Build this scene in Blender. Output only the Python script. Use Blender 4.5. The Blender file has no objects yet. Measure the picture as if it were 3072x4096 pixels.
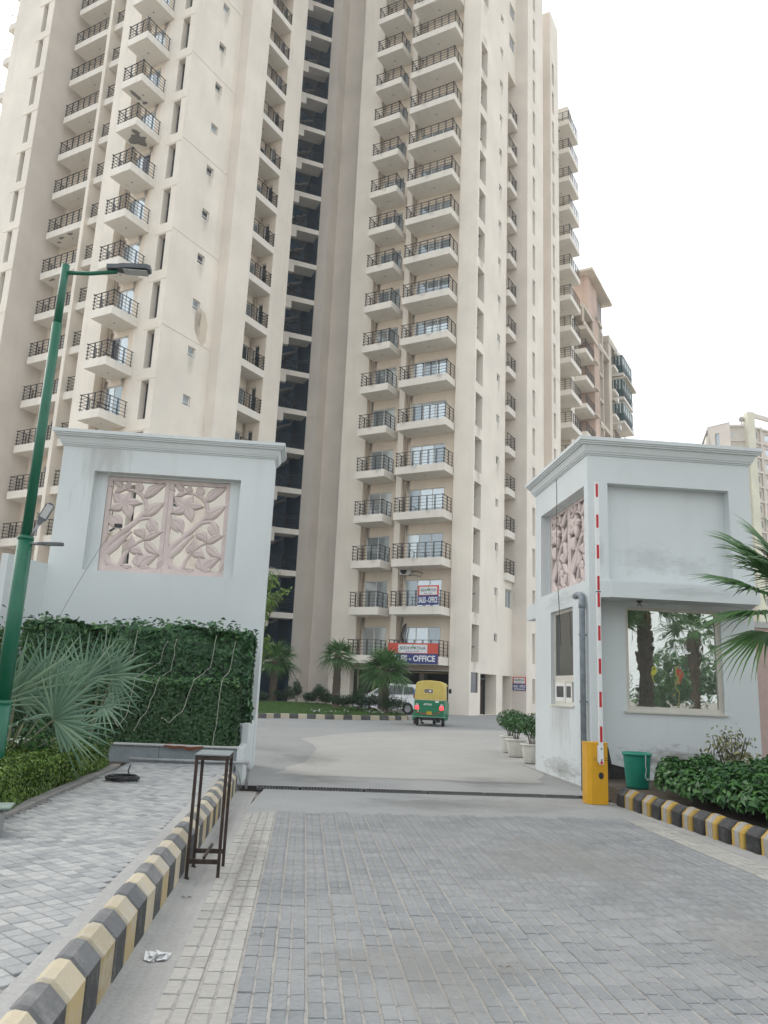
import bpy, bmesh, math, random
import numpy as np
from mathutils import Vector, Matrix

# ------------------------------------------------------------------ camera, sky, sun, exposure
scene = bpy.context.scene
col = scene.collection
EYE = 1.55
PITCH, ROLL, YAW = 0.22063581, 0.04313013, -0.08826725
cam_data = bpy.data.cameras.new('camera')
cam_data.sensor_fit = 'VERTICAL'
cam_data.sensor_height = 36.0
cam_data.lens = 3136.34 / 4096 * 36.0
cam_data.clip_start = 0.05
cam_data.clip_end = 5000
cam = bpy.data.objects.new('camera', cam_data)
col.objects.link(cam)
_fw = Vector((-math.sin(YAW) * math.cos(PITCH), math.cos(YAW) * math.cos(PITCH), math.sin(PITCH)))
_rt = Vector((math.cos(YAW), math.sin(YAW), 0))
_up = _rt.cross(_fw)
_r2 = math.cos(ROLL) * _rt + math.sin(ROLL) * _up
_u2 = -math.sin(ROLL) * _rt + math.cos(ROLL) * _up
cam.matrix_world = Matrix(((_r2.x, _u2.x, -_fw.x, 0), (_r2.y, _u2.y, -_fw.y, 0), (_r2.z, _u2.z, -_fw.z, EYE), (0, 0, 0, 1)))
scene.camera = cam

SUN_EL, SUN_AZ = math.radians(42), math.radians(-32)    # azimuth clockwise from +Y: veiled sun ahead, behind the tower
world = bpy.data.worlds.new('World')
scene.world = world
world.use_nodes = True
wn = world.node_tree.nodes
wn.clear()
w_out = wn.new('ShaderNodeOutputWorld')
w_bg = wn.new('ShaderNodeBackground')
w_sky = wn.new('ShaderNodeTexSky')
w_sky.sky_type = 'NISHITA'
w_sky.sun_disc = False
w_sky.sun_elevation = SUN_EL
w_sky.sun_rotation = SUN_AZ
w_sky.altitude = 0
w_sky.air_density = 1.2
w_sky.dust_density = 8.0
w_sky.ozone_density = 1.0
w_bg.inputs['Strength'].default_value = 0.15
w_hsv = wn.new('ShaderNodeHueSaturation')          # thick white haze washes most of the blue out of the whole sky
w_hsv.inputs['Saturation'].default_value = 0.35
world.node_tree.links.new(w_sky.outputs[0], w_hsv.inputs['Color'])
w_mix = wn.new('ShaderNodeMix')                    # even overcast veil over the clear-sky gradient
w_mix.data_type = 'RGBA'
w_mix.inputs[0].default_value = 0.8
w_mix.inputs[7].default_value = (4.05, 4.25, 4.4, 1)
world.node_tree.links.new(w_hsv.outputs[0], w_mix.inputs[6])
world.node_tree.links.new(w_mix.outputs[2], w_bg.inputs[0])
world.node_tree.links.new(w_bg.outputs[0], w_out.inputs[0])

sun_data = bpy.data.lights.new('sun', 'SUN')
sun_data.energy = 0.5
sun_data.angle = math.radians(50)
sun_data.color = (1.0, 0.95, 0.88)
sun = bpy.data.objects.new('sun', sun_data)
col.objects.link(sun)
_sd = Vector((math.sin(SUN_AZ) * math.cos(SUN_EL), math.cos(SUN_AZ) * math.cos(SUN_EL), math.sin(SUN_EL)))
sun.rotation_euler = (-_sd).to_track_quat('-Z', 'Y').to_euler()
sun.location = (30, -20, 60)

scene.view_settings.view_transform = 'Standard'
scene.view_settings.look = 'None'
scene.view_settings.gamma = 1.0
scene.view_settings.use_curve_mapping = False
scene.view_settings.exposure = 1.16
scene.render.engine = 'CYCLES'
scene.cycles.use_denoising = True
scene.cycles.use_adaptive_sampling = True
scene.cycles.adaptive_threshold = 0.02
scene.cycles.volume_bounces = 0
scene.cycles.max_bounces = 5
scene.cycles.diffuse_bounces = 3
scene.cycles.glossy_bounces = 3
scene.cycles.transmission_bounces = 4
scene.cycles.transparent_max_bounces = 8
scene.cycles.caustics_reflective = False
scene.cycles.caustics_refractive = False

rng = random.Random(7)
nrng = np.random.default_rng(11)

# ------------------------------------------------------------------ object helpers
def tag(o, label=None, cat=None, group=None, kind=None):
    if label: o['label'] = label
    if cat: o['category'] = cat
    if group: o['group'] = group
    if kind: o['kind'] = kind
    return o

def empty(name, loc=(0, 0, 0), rz=0.0):
    o = bpy.data.objects.new(name, None)
    o.empty_display_size = 0.2
    col.objects.link(o)
    o.location = loc
    o.rotation_euler = (0, 0, rz)
    return o

def thing(name, label, cat, loc=(0, 0, 0), rz=0.0, group=None):
    return tag(empty(name, loc, rz), label, cat, group)

def link(name, me, parent=None, loc=None, rz=None):
    o = bpy.data.objects.new(name, me)
    col.objects.link(o)
    if parent is not None: o.parent = parent
    if loc is not None: o.location = loc
    if rz is not None: o.rotation_euler = (0, 0, rz)
    return o

def copy_tree(o, parent=None):
    c = o.copy()
    col.objects.link(c)
    c.parent = parent
    for ch in list(o.children):
        copy_tree(ch, c)
    return c

class MB:
    """collects faces; build() links them as one mesh object"""
    def __init__(s):
        s.v, s.f, s.m, s.sm = [], [], [], []
        s.mi = 0
        s.smooth = False
    def add(s, vs, fs, M=None):
        b = len(s.v)
        if M is not None: vs = [M @ Vector(p) for p in vs]
        s.v += [tuple(p) for p in vs]
        for f in fs:
            s.f.append(tuple(b + i for i in f))
            s.m.append(s.mi)
            s.sm.append(s.smooth)
        return s
    def box(s, x0, x1, y0, y1, z0, z1, M=None, bev=0.0):
        if bev > 0:
            b = min(bev, (x1-x0)*.45, (y1-y0)*.45, (z1-z0)*.45)
            vs = []
            for (xa, xb, ya, yb, z) in ((x0+b, x1-b, y0+b, y1-b, z0), (x0, x1, y0, y1, z0+b), (x0, x1, y0, y1, z1-b), (x0+b, x1-b, y0+b, y1-b, z1)):
                vs += [(xa, ya, z), (xb, ya, z), (xb, yb, z), (xa, yb, z)]
            fs = [(3, 2, 1, 0), (12, 13, 14, 15)]
            for k in range(3):
                for i in range(4):
                    a, c = k*4+i, k*4+(i+1) % 4
                    fs.append((a, c, c+4, a+4))
            return s.add(vs, fs, M)
        vs = [(x0, y0, z0), (x1, y0, z0), (x1, y1, z0), (x0, y1, z0), (x0, y0, z1), (x1, y0, z1), (x1, y1, z1), (x0, y1, z1)]
        return s.add(vs, [(3, 2, 1, 0), (4, 5, 6, 7), (0, 1, 5, 4), (1, 2, 6, 5), (2, 3, 7, 6), (3, 0, 4, 7)], M)
    def bar(s, p, q, w, h=None, up=(0, 0, 1)):
        p, q = Vector(p), Vector(q)
        h = h or w
        d = (q - p)
        L = d.length
        if L < 1e-6: return s
        d.normalize()
        u = Vector(up)
        if abs(d.dot(u)) > .98: u = Vector((0, 1, 0))
        r = d.cross(u).normalized()
        u = r.cross(d)
        vs = []
        for t in (p, q):
            for (a, b) in ((-1, -1), (1, -1), (1, 1), (-1, 1)):
                vs.append(t + r * (a*w/2) + u * (b*h/2))
        return s.add(vs, [(3, 2, 1, 0), (4, 5, 6, 7), (0, 1, 5, 4), (1, 2, 6, 5), (2, 3, 7, 6), (3, 0, 4, 7)])
    def tube(s, pts, r, n=8, cap=True, flat=1.0):
        pts = [Vector(p) for p in pts]
        rs = r if isinstance(r, (list, tuple)) else [r]*len(pts)
        vs, fs = [], []
        pu = None
        for i, p in enumerate(pts):
            d = (pts[min(i+1, len(pts)-1)] - pts[max(i-1, 0)]).normalized()
            if pu is None:
                pu = Vector((0, 0, 1)) if abs(d.z) < .9 else Vector((1, 0, 0))
            a = d.cross(pu).normalized()
            b = a.cross(d).normalized()
            pu = b
            for k in range(n):
                t = 2*math.pi*k/n
                vs.append(p + a*(math.cos(t)*rs[i]) + b*(math.sin(t)*rs[i]*flat))
        for i in range(len(pts)-1):
            for k in range(n):
                k2 = (k+1) % n
                fs.append((i*n+k, i*n+k2, (i+1)*n+k2, (i+1)*n+k))
        if cap:
            fs.append(tuple(range(n-1, -1, -1)))
            fs.append(tuple((len(pts)-1)*n+k for k in range(n)))
        return s.add(vs, fs)
    def lathe(s, prof, c=(0, 0, 0), n=24, M=None):
        vs, fs = [], []
        for (r, z) in prof:
            for k in range(n):
                t = 2*math.pi*k/n
                vs.append((c[0]+math.cos(t)*r, c[1]+math.sin(t)*r, c[2]+z))
        for i in range(len(prof)-1):
            for k in range(n):
                k2 = (k+1) % n
                fs.append((i*n+k, i*n+k2, (i+1)*n+k2, (i+1)*n+k))
        return s.add(vs, fs, M)
    def prism(s, poly, a0, a1, axis='z', M=None):
        """poly: 2-D ring (counter-clockwise seen from +axis), extruded from a0 to a1"""
        def P(u, v, a):
            return (u, v, a) if axis == 'z' else ((a, u, v) if axis == 'x' else (v, a, u))
        n = len(poly)
        vs = [P(u, v, a0) for u, v in poly] + [P(u, v, a1) for u, v in poly]
        fs = [tuple(range(n-1, -1, -1)), tuple(range(n, 2*n))]
        for i in range(n):
            j = (i+1) % n
            fs.append((i, j, j+n, i+n))
        return s.add(vs, fs, M)
    def quad(s, a, b, c, d):
        return s.add([a, b, c, d], [(0, 1, 2, 3)])
    def mesh(s, name, mats):
        me = bpy.data.meshes.new(name)
        me.from_pydata(s.v, [], s.f)
        mats = mats if isinstance(mats, (list, tuple)) else [mats]
        for m in mats: me.materials.append(m)
        if any(s.m): me.polygons.foreach_set('material_index', s.m)
        me.polygons.foreach_set('use_smooth', s.sm)
        me.update()
        return me
    def build(s, name, mats, parent=None, loc=None, rz=None):
        return link(name, s.mesh(name, mats), parent, loc, rz)

def np_mesh(name, verts, quads, mat):
    """fast mesh from numpy arrays (N,3) and (M,4)"""
    me = bpy.data.meshes.new(name)
    me.vertices.add(len(verts))
    me.vertices.foreach_set('co', np.asarray(verts, np.float32).ravel())
    k = quads.shape[1]
    me.loops.add(quads.size)
    me.loops.foreach_set('vertex_index', quads.astype(np.int32).ravel())
    me.polygons.add(len(quads))
    me.polygons.foreach_set('loop_start', np.arange(0, quads.size, k, dtype=np.int32))
    me.polygons.foreach_set('loop_total', np.full(len(quads), k, np.int32))
    me.materials.append(mat)
    me.update(calc_edges=True)
    return me

# ------------------------------------------------------------------ materials
def newmat(name):
    m = bpy.data.materials.new(name)
    m.use_nodes = True
    nt = m.node_tree
    b = nt.nodes['Principled BSDF']
    return m, nt, b

def rgb(c): return (c[0], c[1], c[2], 1.0)

def noise(nt, vec, scale, detail=4, rough=.55, stretch=None):
    n = nt.nodes.new('ShaderNodeTexNoise')
    n.inputs['Scale'].default_value = scale
    n.inputs['Detail'].default_value = detail
    n.inputs['Roughness'].default_value = rough
    if stretch:
        mp = nt.nodes.new('ShaderNodeMapping')
        mp.inputs['Scale'].default_value = stretch
        nt.links.new(vec, mp.inputs['Vector'])
        vec = mp.outputs['Vector']
    nt.links.new(vec, n.inputs['Vector'])
    return n.outputs['Fac']

def ramp(nt, fac, p0, p1, c0=(0, 0, 0), c1=(1, 1, 1)):
    r = nt.nodes.new('ShaderNodeValToRGB')
    r.color_ramp.elements[0].position = p0
    r.color_ramp.elements[1].position = p1
    r.color_ramp.elements[0].color = rgb(c0)
    r.color_ramp.elements[1].color = rgb(c1)
    nt.links.new(fac, r.inputs['Fac'])
    return r.outputs['Color']

def mix(nt, fac, a, b, blend='MIX'):
    m = nt.nodes.new('ShaderNodeMix')
    m.data_type = 'RGBA'
    m.blend_type = blend
    if isinstance(fac, (int, float)): m.inputs[0].default_value = fac
    else: nt.links.new(fac, m.inputs[0])
    for sock, val in ((m.inputs[6], a), (m.inputs[7], b)):
        if isinstance(val, tuple): sock.default_value = rgb(val)
        else: nt.links.new(val, sock)
    return m.outputs[2]

def bump(nt, b, h, strength=.3, dist=.01):
    n = nt.nodes.new('ShaderNodeBump')
    n.inputs['Strength'].default_value = strength
    n.inputs['Distance'].default_value = dist
    nt.links.new(h, n.inputs['Height'])
    nt.links.new(n.outputs['Normal'], b.inputs['Normal'])

def coord(nt, which='Object'):
    t = nt.nodes.new('ShaderNodeTexCoord')
    return t.outputs[which]

def simple(name, c, rough=.6, metal=0.0, var=.12, scale=6, bmp=0.0, spec=.5, emis=None, estr=1.0):
    m, nt, b = newmat(name)
    v = coord(nt)
    n = noise(nt, v, scale, 5)
    lo = tuple(x*(1-var) for x in c)
    hi = tuple(min(1, x*(1+var)) for x in c)
    nt.links.new(ramp(nt, n, .3, .7, lo, hi), b.inputs['Base Color'])
    b.inputs['Roughness'].default_value = rough
    b.inputs['Metallic'].default_value = metal
    b.inputs['Specular IOR Level'].default_value = spec
    if bmp: bump(nt, b, noise(nt, v, scale*6, 3), bmp, .01)
    if emis:
        b.inputs['Emission Color'].default_value = rgb(emis)
        b.inputs['Emission Strength'].default_value = estr
    return m

def plaster(name, c, streak=.16, blotch=.08, rough=.85, dirt=(.30, .28, .25), fine=60):
    """painted plaster: soft blotches, faint vertical rain streaks, fine trowel relief"""
    m, nt, b = newmat(name)
    v = coord(nt)
    n1 = noise(nt, v, .35, 5)
    basec = ramp(nt, n1, .3, .7, tuple(x*(1-blotch) for x in c), tuple(min(1, x*(1+blotch)) for x in c))
    n2 = noise(nt, v, 1.0, 5, .6, (2.6, 2.6, .13))
    s = ramp(nt, n2, .55, .85, (0, 0, 0), (streak, streak, streak))
    basec = mix(nt, s, basec, dirt)
    n3 = noise(nt, v, 3.0, 6, .65)
    s3 = ramp(nt, n3, .62, .8, (0, 0, 0), (streak*.8,)*3)
    basec = mix(nt, s3, basec, tuple(x*.8 for x in c))
    nt.links.new(basec, b.inputs['Base Color'])
    b.inputs['Roughness'].default_value = rough
    b.inputs['Specular IOR Level'].default_value = .25
    bump(nt, b, noise(nt, v, fine, 3), .25, .004)
    return m

def concrete(name, c, c2, scale=1.2, rough=.9, spk=.25, bmp=.35):
    m, nt, b = newmat(name)
    v = coord(nt)
    n1 = noise(nt, v, scale, 6, .6)
    base = ramp(nt, n1, .32, .68, c, c2)
    n2 = noise(nt, v, 40, 4, .7)
    base = mix(nt, spk, base, ramp(nt, n2, .35, .65, tuple(x*.6 for x in c), tuple(min(1, x*1.25) for x in c2)))
    n3 = noise(nt, v, scale*.25, 4)
    base = mix(nt, ramp(nt, n3, .5, .75, (0, 0, 0), (.35,)*3), base, tuple(x*.78 for x in c))
    nt.links.new(base, b.inputs['Base Color'])
    b.inputs['Roughness'].default_value = rough
    b.inputs['Specular IOR Level'].default_value = .3
    bump(nt, b, n2, bmp, .006)
    return m

def piece_rand(nt):
    """0..1 that differs from piece to piece, joined or separate"""
    g = nt.nodes.new('ShaderNodeNewGeometry')
    o = nt.nodes.new('ShaderNodeObjectInfo')
    a = nt.nodes.new('ShaderNodeMath'); a.operation = 'ADD'
    f = nt.nodes.new('ShaderNodeMath'); f.operation = 'FRACT'
    nt.links.new(g.outputs['Random Per Island'], a.inputs[0])
    nt.links.new(o.outputs['Random'], a.inputs[1])
    nt.links.new(a.outputs[0], f.inputs[0])
    return f.outputs[0]

def stonemat(name, cols, rough=.85, grain=.35, scale=25, dust=None, bmp=.5, stretch=None):
    m, nt, b = newmat(name)
    g = nt.nodes.new('ShaderNodeNewGeometry')
    v = g.outputs['Position']
    r = nt.nodes.new('ShaderNodeValToRGB')
    r.color_ramp.interpolation = 'LINEAR'
    e = r.color_ramp.elements
    while len(e) < len(cols): e.new(.5)
    for i, c in enumerate(cols):
        e[i].position = i/(len(cols)-1)
        e[i].color = rgb(c)
    nt.links.new(piece_rand(nt), r.inputs['Fac'])
    n = noise(nt, v, scale, 6, .65, stretch)
    base = mix(nt, ramp(nt, n, .35, .7, (0, 0, 0), (grain,)*3), r.outputs['Color'], tuple(x*.5 for x in cols[0]))
    if dust:
        n2 = noise(nt, v, 1.3, 6, .6)
        base = mix(nt, ramp(nt, n2, .4, .75, (.05,)*3, (.6,)*3), base, dust)
    nt.links.new(base, b.inputs['Base Color'])
    b.inputs['Roughness'].default_value = rough
    b.inputs['Specular IOR Level'].default_value = .3
    bump(nt, b, n, bmp, .008)
    return m

def leafmat(name, cols, rough=.5, trans=.15):
    m, nt, b = newmat(name)
    r = nt.nodes.new('ShaderNodeValToRGB')
    e = r.color_ramp.elements
    while len(e) < len(cols): e.new(.5)
    for i, c in enumerate(cols):
        e[i].position = i/(len(cols)-1)
        e[i].color = rgb(c)
    nt.links.new(piece_rand(nt), r.inputs['Fac'])
    nt.links.new(r.outputs['Color'], b.inputs['Base Color'])
    b.inputs['Roughness'].default_value = rough
    b.inputs['Specular IOR Level'].default_value = .4
    if trans:
        t = nt.nodes.new('ShaderNodeBsdfTranslucent')
        nt.links.new(r.outputs['Color'], t.inputs['Color'])
        ms = nt.nodes.new('ShaderNodeMixShader')
        ms.inputs[0].default_value = trans
        out = nt.nodes['Material Output']
        nt.links.new(b.outputs[0], ms.inputs[1])
        nt.links.new(t.outputs[0], ms.inputs[2])
        nt.links.new(ms.outputs[0], out.inputs['Surface'])
    return m

def glassmat(name, c, rough=.04, spec=.8, metal=0.0, wav=0.0):
    m, nt, b = newmat(name)
    b.inputs['Base Color'].default_value = rgb(c)
    b.inputs['Roughness'].default_value = rough
    b.inputs['Specular IOR Level'].default_value = spec
    b.inputs['Metallic'].default_value = metal
    v = coord(nt)
    if wav: bump(nt, b, noise(nt, v, 2.2, 2), wav, .02)
    return m

CREAM = plaster('cream_paint', (.85, .785, .69))
TAUPE = plaster('taupe_paint', (.76, .695, .62))
BEIGE = plaster('warm_beige_paint', (.82, .72, .60))
SLABW = plaster('balcony_paint', (.82, .775, .70), streak=.3)
STAIRIN = plaster('stairwell_dark_blue', (.06, .125, .19), streak=.1)  # one dark blue for the inner walls of the stairwell
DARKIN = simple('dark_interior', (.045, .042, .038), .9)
SHAFT = simple('shaft_plaster', (.33, .31, .29), .9)
RAILB = simple('black_rail_paint', (.022, .023, .026), .45)
FRAMEW = simple('white_window_frame', (.72, .71, .68), .4, var=.04)
PANE = glassmat('window_pane', (.36, .42, .45), .05, .9, .45)
PANEL = glassmat('window_pane_light', (.58, .65, .68), .07, .9, .6)
PANED = glassmat('window_pane_dark', (.03, .035, .045), .06, .7)
PIPEB = simple('drain_pipe_paint', (.45, .38, .30), .6, var=.3)
PATCH = concrete('bare_patch_plaster', (.17, .16, .15), (.30, .28, .26), 5)
WHITEW = plaster('white_gate_paint', (.63, .665, .665), streak=.28, blotch=.06, dirt=(.42, .41, .38))
PINKP = simple('pink_screen_stone', (.63, .53, .50), .8, var=.07, scale=5, bmp=.2)
GREYST = concrete('grey_planter_stone', (.20, .23, .25), (.30, .33, .34), 3, .5, .2)
COPING = concrete('coping_stone', (.42, .43, .41), (.58, .58, .55), 3, .6)
SOIL = concrete('soil', (.055, .043, .032), (.12, .095, .07), 4, .95, .5, 1.0)
GROUNDM = concrete('dusty_ground', (.30, .28, .25), (.40, .37, .33), .2)
ROADC = concrete('grey_road_concrete', (.26, .265, .26), (.33, .33, .32), .5, .9, .3)
PATCHC = concrete('beige_road_concrete', (.35, .34, .32), (.42, .405, .38), .8, .9, .25)
BANDC = concrete('band_concrete', (.28, .285, .28), (.35, .35, .34), 1.1, .9, .3)
GUTC = concrete('gutter_concrete', (.30, .30, .29), (.39, .385, .37), 1.6, .85, .2)
SETTG = stonemat('grey_sett', [(.235, .25, .258), (.27, .283, .29), (.31, .32, .325)], .85, .6, 22, dust=(.37, .365, .355), bmp=1.0, stretch=(1, 3.6, 1))
SETTC = stonemat('cream_sett', [(.36, .35, .325), (.44, .425, .39)], .85, .4, 16, dust=(.40, .385, .36), bmp=.5, stretch=(1, 2.6, 1))
GROOVE = stonemat('sandy_groove', [(.33, .32, .30), (.38, .365, .34)], .95, .6, 9, dust=(.30, .305, .305), bmp=.3)
JOINT = concrete('sand_joint', (.30, .285, .265), (.39, .37, .34), 5, .95)
JOINTD = concrete('grey_joint', (.20, .195, .185), (.30, .29, .27), 5, .95)
TILEG = stonemat('grey_path_brick', [(.22, .235, .245), (.34, .35, .35), (.47, .47, .455), (.28, .295, .305), (.43, .43, .42)], .85, .3, 30, dust=(.38, .375, .36))
def worn(name, c, under, amount=.5, scale=7, rough=.8, dust=.55):
    """paint rubbed through to what lies under it, each block a little different"""
    m, nt, b = newmat(name)
    g = nt.nodes.new('ShaderNodeNewGeometry')
    v = g.outputs['Position']
    o = nt.nodes.new('ShaderNodeObjectInfo')
    base = mix(nt, o.outputs['Random'], tuple(x*.8 for x in c), tuple(min(1, x*1.15) for x in c))
    n1 = noise(nt, v, scale, 8, .7)
    base = mix(nt, ramp(nt, n1, .62-amount*.25, .72-amount*.12), base, under)
    n2 = noise(nt, v, 2.2, 6, .6)
    base = mix(nt, ramp(nt, n2, .45, .75, (0, 0, 0), (dust,)*3), base, (.30, .285, .26))
    n3 = noise(nt, v, 60, 4, .7)
    base = mix(nt, .18*dust/.55, base, ramp(nt, n3, .3, .7, (.05, .05, .05), (.6, .58, .55)))
    nt.links.new(base, b.inputs['Base Color'])
    b.inputs['Roughness'].default_value = rough
    b.inputs['Specular IOR Level'].default_value = .3
    bump(nt, b, n3, .5, .008)
    return m
KBLACK = worn('kerb_black_paint', (.042, .044, .047), (.12, .118, .115), .4, 9, .8, .3)
KGREY = worn('kerb_worn_black_paint', (.135, .14, .147), (.22, .218, .215), .45, 6, .8, .3)
KYEL = worn('kerb_faded_yellow_paint', (.52, .40, .20), (.48, .43, .34), .5, 5, .8, .3)
KYELW = worn('kerb_worn_yellow_paint', (.52, .45, .32), (.48, .45, .39), .5, 5, .8, .3)
KOCHRE = worn('kerb_ochre_paint', (.45, .285, .045), (.36, .28, .16), .25, 8, .8, .25)
KBARE = concrete('kerb_bare_concrete', (.28, .265, .25), (.37, .355, .33), 9, .9, .35)
KDARK = worn('kerb_dark_paint', (.042, .042, .045), (.11, .108, .105), .4, 8, .8, .18)
KJET = worn('kerb_jet_paint', (.018, .019, .021), (.075, .073, .07), .38, 10, .8, .14)
IRON = simple('rusty_iron', (.045, .03, .024), .75, .2, .5, 14, .4)
GRATE = simple('grating_iron', (.085, .085, .085), .7, .3, .3, 20)
STEELG = simple('galvanised_steel', (.30, .31, .32), .5, .6, .2, 20)

def stainmat(name, c, strength=.7, scale=5, stretch=(1, 1, 1), drip=False, seed=0.0):
    """soft-edged stain for a thin film on a wall: dense where the noise is high, gone at the rim"""
    m, nt, b = newmat(name)
    uv = coord(nt, 'UV')
    sep = nt.nodes.new('ShaderNodeSeparateXYZ'); nt.links.new(uv, sep.inputs[0])
    def mth(op, a, c_=None):
        n = nt.nodes.new('ShaderNodeMath'); n.operation = op
        for i, v in enumerate((a, c_)):
            if v is None: continue
            if isinstance(v, (int, float)): n.inputs[i].default_value = v
            else: nt.links.new(v, n.inputs[i])
        return n.outputs[0]
    def tri(x):   # 0 at the rim, 1 in the middle
        return mth('SUBTRACT', 1.0, mth('MULTIPLY', mth('ABSOLUTE', mth('SUBTRACT', x, .5)), 2.0))
    fall = mth('MULTIPLY', tri(sep.outputs[0]), mth('POWER', sep.outputs[1], 1.2) if drip else tri(sep.outputs[1]))
    o = nt.nodes.new('ShaderNodeObjectInfo')
    add = nt.nodes.new('ShaderNodeVectorMath'); add.operation = 'ADD'
    sc = mth('MULTIPLY', o.outputs['Random'], 40.0)
    cb = nt.nodes.new('ShaderNodeCombineXYZ'); nt.links.new(sc, cb.inputs[0]); nt.links.new(sc, cb.inputs[1])
    nt.links.new(uv, add.inputs[0]); nt.links.new(cb.outputs[0], add.inputs[1])
    n = noise(nt, add.outputs[0], scale, 8, .65, stretch)
    a = mth('MULTIPLY', mth('MAXIMUM', mth('SUBTRACT', mth('ADD', n, mth('MULTIPLY', fall, .55)), .62), 0.0), 3.2)
    a = mth('MULTIPLY', mth('MINIMUM', a, 1.0), strength)
    tr = nt.nodes.new('ShaderNodeBsdfTransparent'); ms = nt.nodes.new('ShaderNodeMixShader')
    b.inputs['Base Color'].default_value = rgb(c); b.inputs['Roughness'].default_value = .95; b.inputs['Specular IOR Level'].default_value = .1
    nt.links.new(a, ms.inputs[0]); nt.links.new(tr.outputs[0], ms.inputs[1]); nt.links.new(b.outputs[0], ms.inputs[2])
    nt.links.new(ms.outputs[0], nt.nodes['Material Output'].inputs['Surface'])
    return m

def stain(name, pts, m, parent=None):
    """thin film; pts: lower-left, lower-right, upper-right, upper-left"""
    me = bpy.data.meshes.new(name)
    me.from_pydata(pts, [], [(0, 1, 2, 3)])
    uvl = me.uv_layers.new(name='UVMap')
    for i, c in enumerate(((0, 0), (1, 0), (1, 1), (0, 1))): uvl.data[i].uv = c
    me.materials.append(m)
    return link(name, me, parent)
ST_GREY = stainmat('grey_weather_stain', (.44, .44, .42), .16, 6, (1, 1, 1))
ST_DIRT = stainmat('earth_splash_stain', (.30, .27, .23), .45, 7, (1.6, 1, 1))
ST_DRIP = stainmat('damp_drip_stain', (.12, .10, .085), .6, 5, (2.2, .35, 1), True)
ST_SOFT = stainmat('soft_drip_stain', (.46, .44, .40), .25, 5, (2.4, .3, 1), True)
ST_SAND = stainmat('sand_drift', (.36, .345, .315), .28, 5, (1, 1, 1))
ST_DARK = stainmat('dark_ground_stain', (.17, .165, .16), .22, 5, (1, 1, 1))
# ------------------------------------------------------------------ ground, road, path
def gz(y):
    return 0.0 if y < 14 else min(.16, .16*(y-14)/26)

def struct(name, mb, m, parent=None):
    return tag(mb.build(name, m, parent), kind='structure')

b = MB(); b.quad((-1500, -1500, -.09), (1500, -1500, -.09), (1500, 1500, -.09), (-1500, 1500, -.09))
struct('ground', b, GROUNDM)

# grey concrete road inside the gate, rising gently to the tower
b = MB()
ys = [12.87, 14, 18, 24, 30, 36, 40, 70]
for y0, y1 in zip(ys, ys[1:]):
    b.quad((-9, y0, gz(y0)-.006), (34, y0, gz(y0)-.006), (34, y1, gz(y1)-.006), (-9, y1, gz(y1)-.006))
struct('road', b, ROADC)
# paler, newer concrete pour with a ragged edge
edge = [(-.45, 14.6), (-.2, 15.6), (.1, 17.2), (.32, 19.4), (.36, 20.6), (.05, 22.4), (-.05, 23.4), (.55, 24.6), (1.3, 26.0), (2.2, 27.4), (3.3, 28.6),
        (5.2, 30.2), (7.6, 31.5), (9.5, 30.6), (9.2, 27), (8.2, 23.5), (7.2, 20.6), (6.0, 18.4), (5.1, 16.9), (4.55, 15.2), (4.3, 14.5), (3.1, 14.35), (1.6, 14.5), (.5, 14.45)]
pts = []
r0 = random.Random(3)
for i, p in enumerate(edge):
    q = edge[(i+1) % len(edge)]
    for t in (0, .33, .66):
        pts.append((p[0]+(q[0]-p[0])*t+r0.uniform(-.07, .07), p[1]+(q[1]-p[1])*t+r0.uniform(-.10, .10)))
cx, cy = 4.0, 22.0
b = MB()
vs = [(cx, cy, gz(cy)-.002)] + [(x, y, gz(y)-.002) for x, y in pts]
# three rings so that the sheet follows the ramp
for ring in (.66, .33):
    vs += [(cx+(x-cx)*ring, cy+(y-cy)*ring, gz(cy+(y-cy)*ring)-.002) for x, y in pts]
n = len(pts)
fs = []
for i in range(n):
    j = (i+1) % n
    fs.append((1+i, 1+j, 1+n+j, 1+n+i))
    fs.append((1+n+i, 1+n+j, 1+2*n+j, 1+2*n+i))
    fs.append((1+2*n+i, 1+2*n+j, 0))
b.add(vs, fs)
struct('concrete_patch', b, PATCHC)
# smoother strip right behind the drain
b = MB(); b.quad((-.84, 12.9, -.002), (4.84, 12.9, -.002), (4.84, 14.1, -.002), (-.84, 14.1, -.002))
struct('apron', b, BANDC)

# concrete band before the drain
b = MB()
b.add([(-.66, 10.22, -.004), (4.70, 10.46, -.004), (4.70, 12.52, -.004), (-.52, 12.52, -.004)], [(0, 1, 2, 3)])
b.box(-.52, 4.70, 12.50, 12.54, -.2, -.004)
struct('concrete_band', b, BANDC)

# drain trough under the gratings
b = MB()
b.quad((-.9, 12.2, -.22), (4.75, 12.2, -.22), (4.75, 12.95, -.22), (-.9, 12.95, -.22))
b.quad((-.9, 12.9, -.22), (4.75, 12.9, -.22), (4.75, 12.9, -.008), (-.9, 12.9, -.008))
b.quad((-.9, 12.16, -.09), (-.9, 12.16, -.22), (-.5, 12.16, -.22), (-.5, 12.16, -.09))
struct('drain_trough', b, DARKIN)

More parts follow.
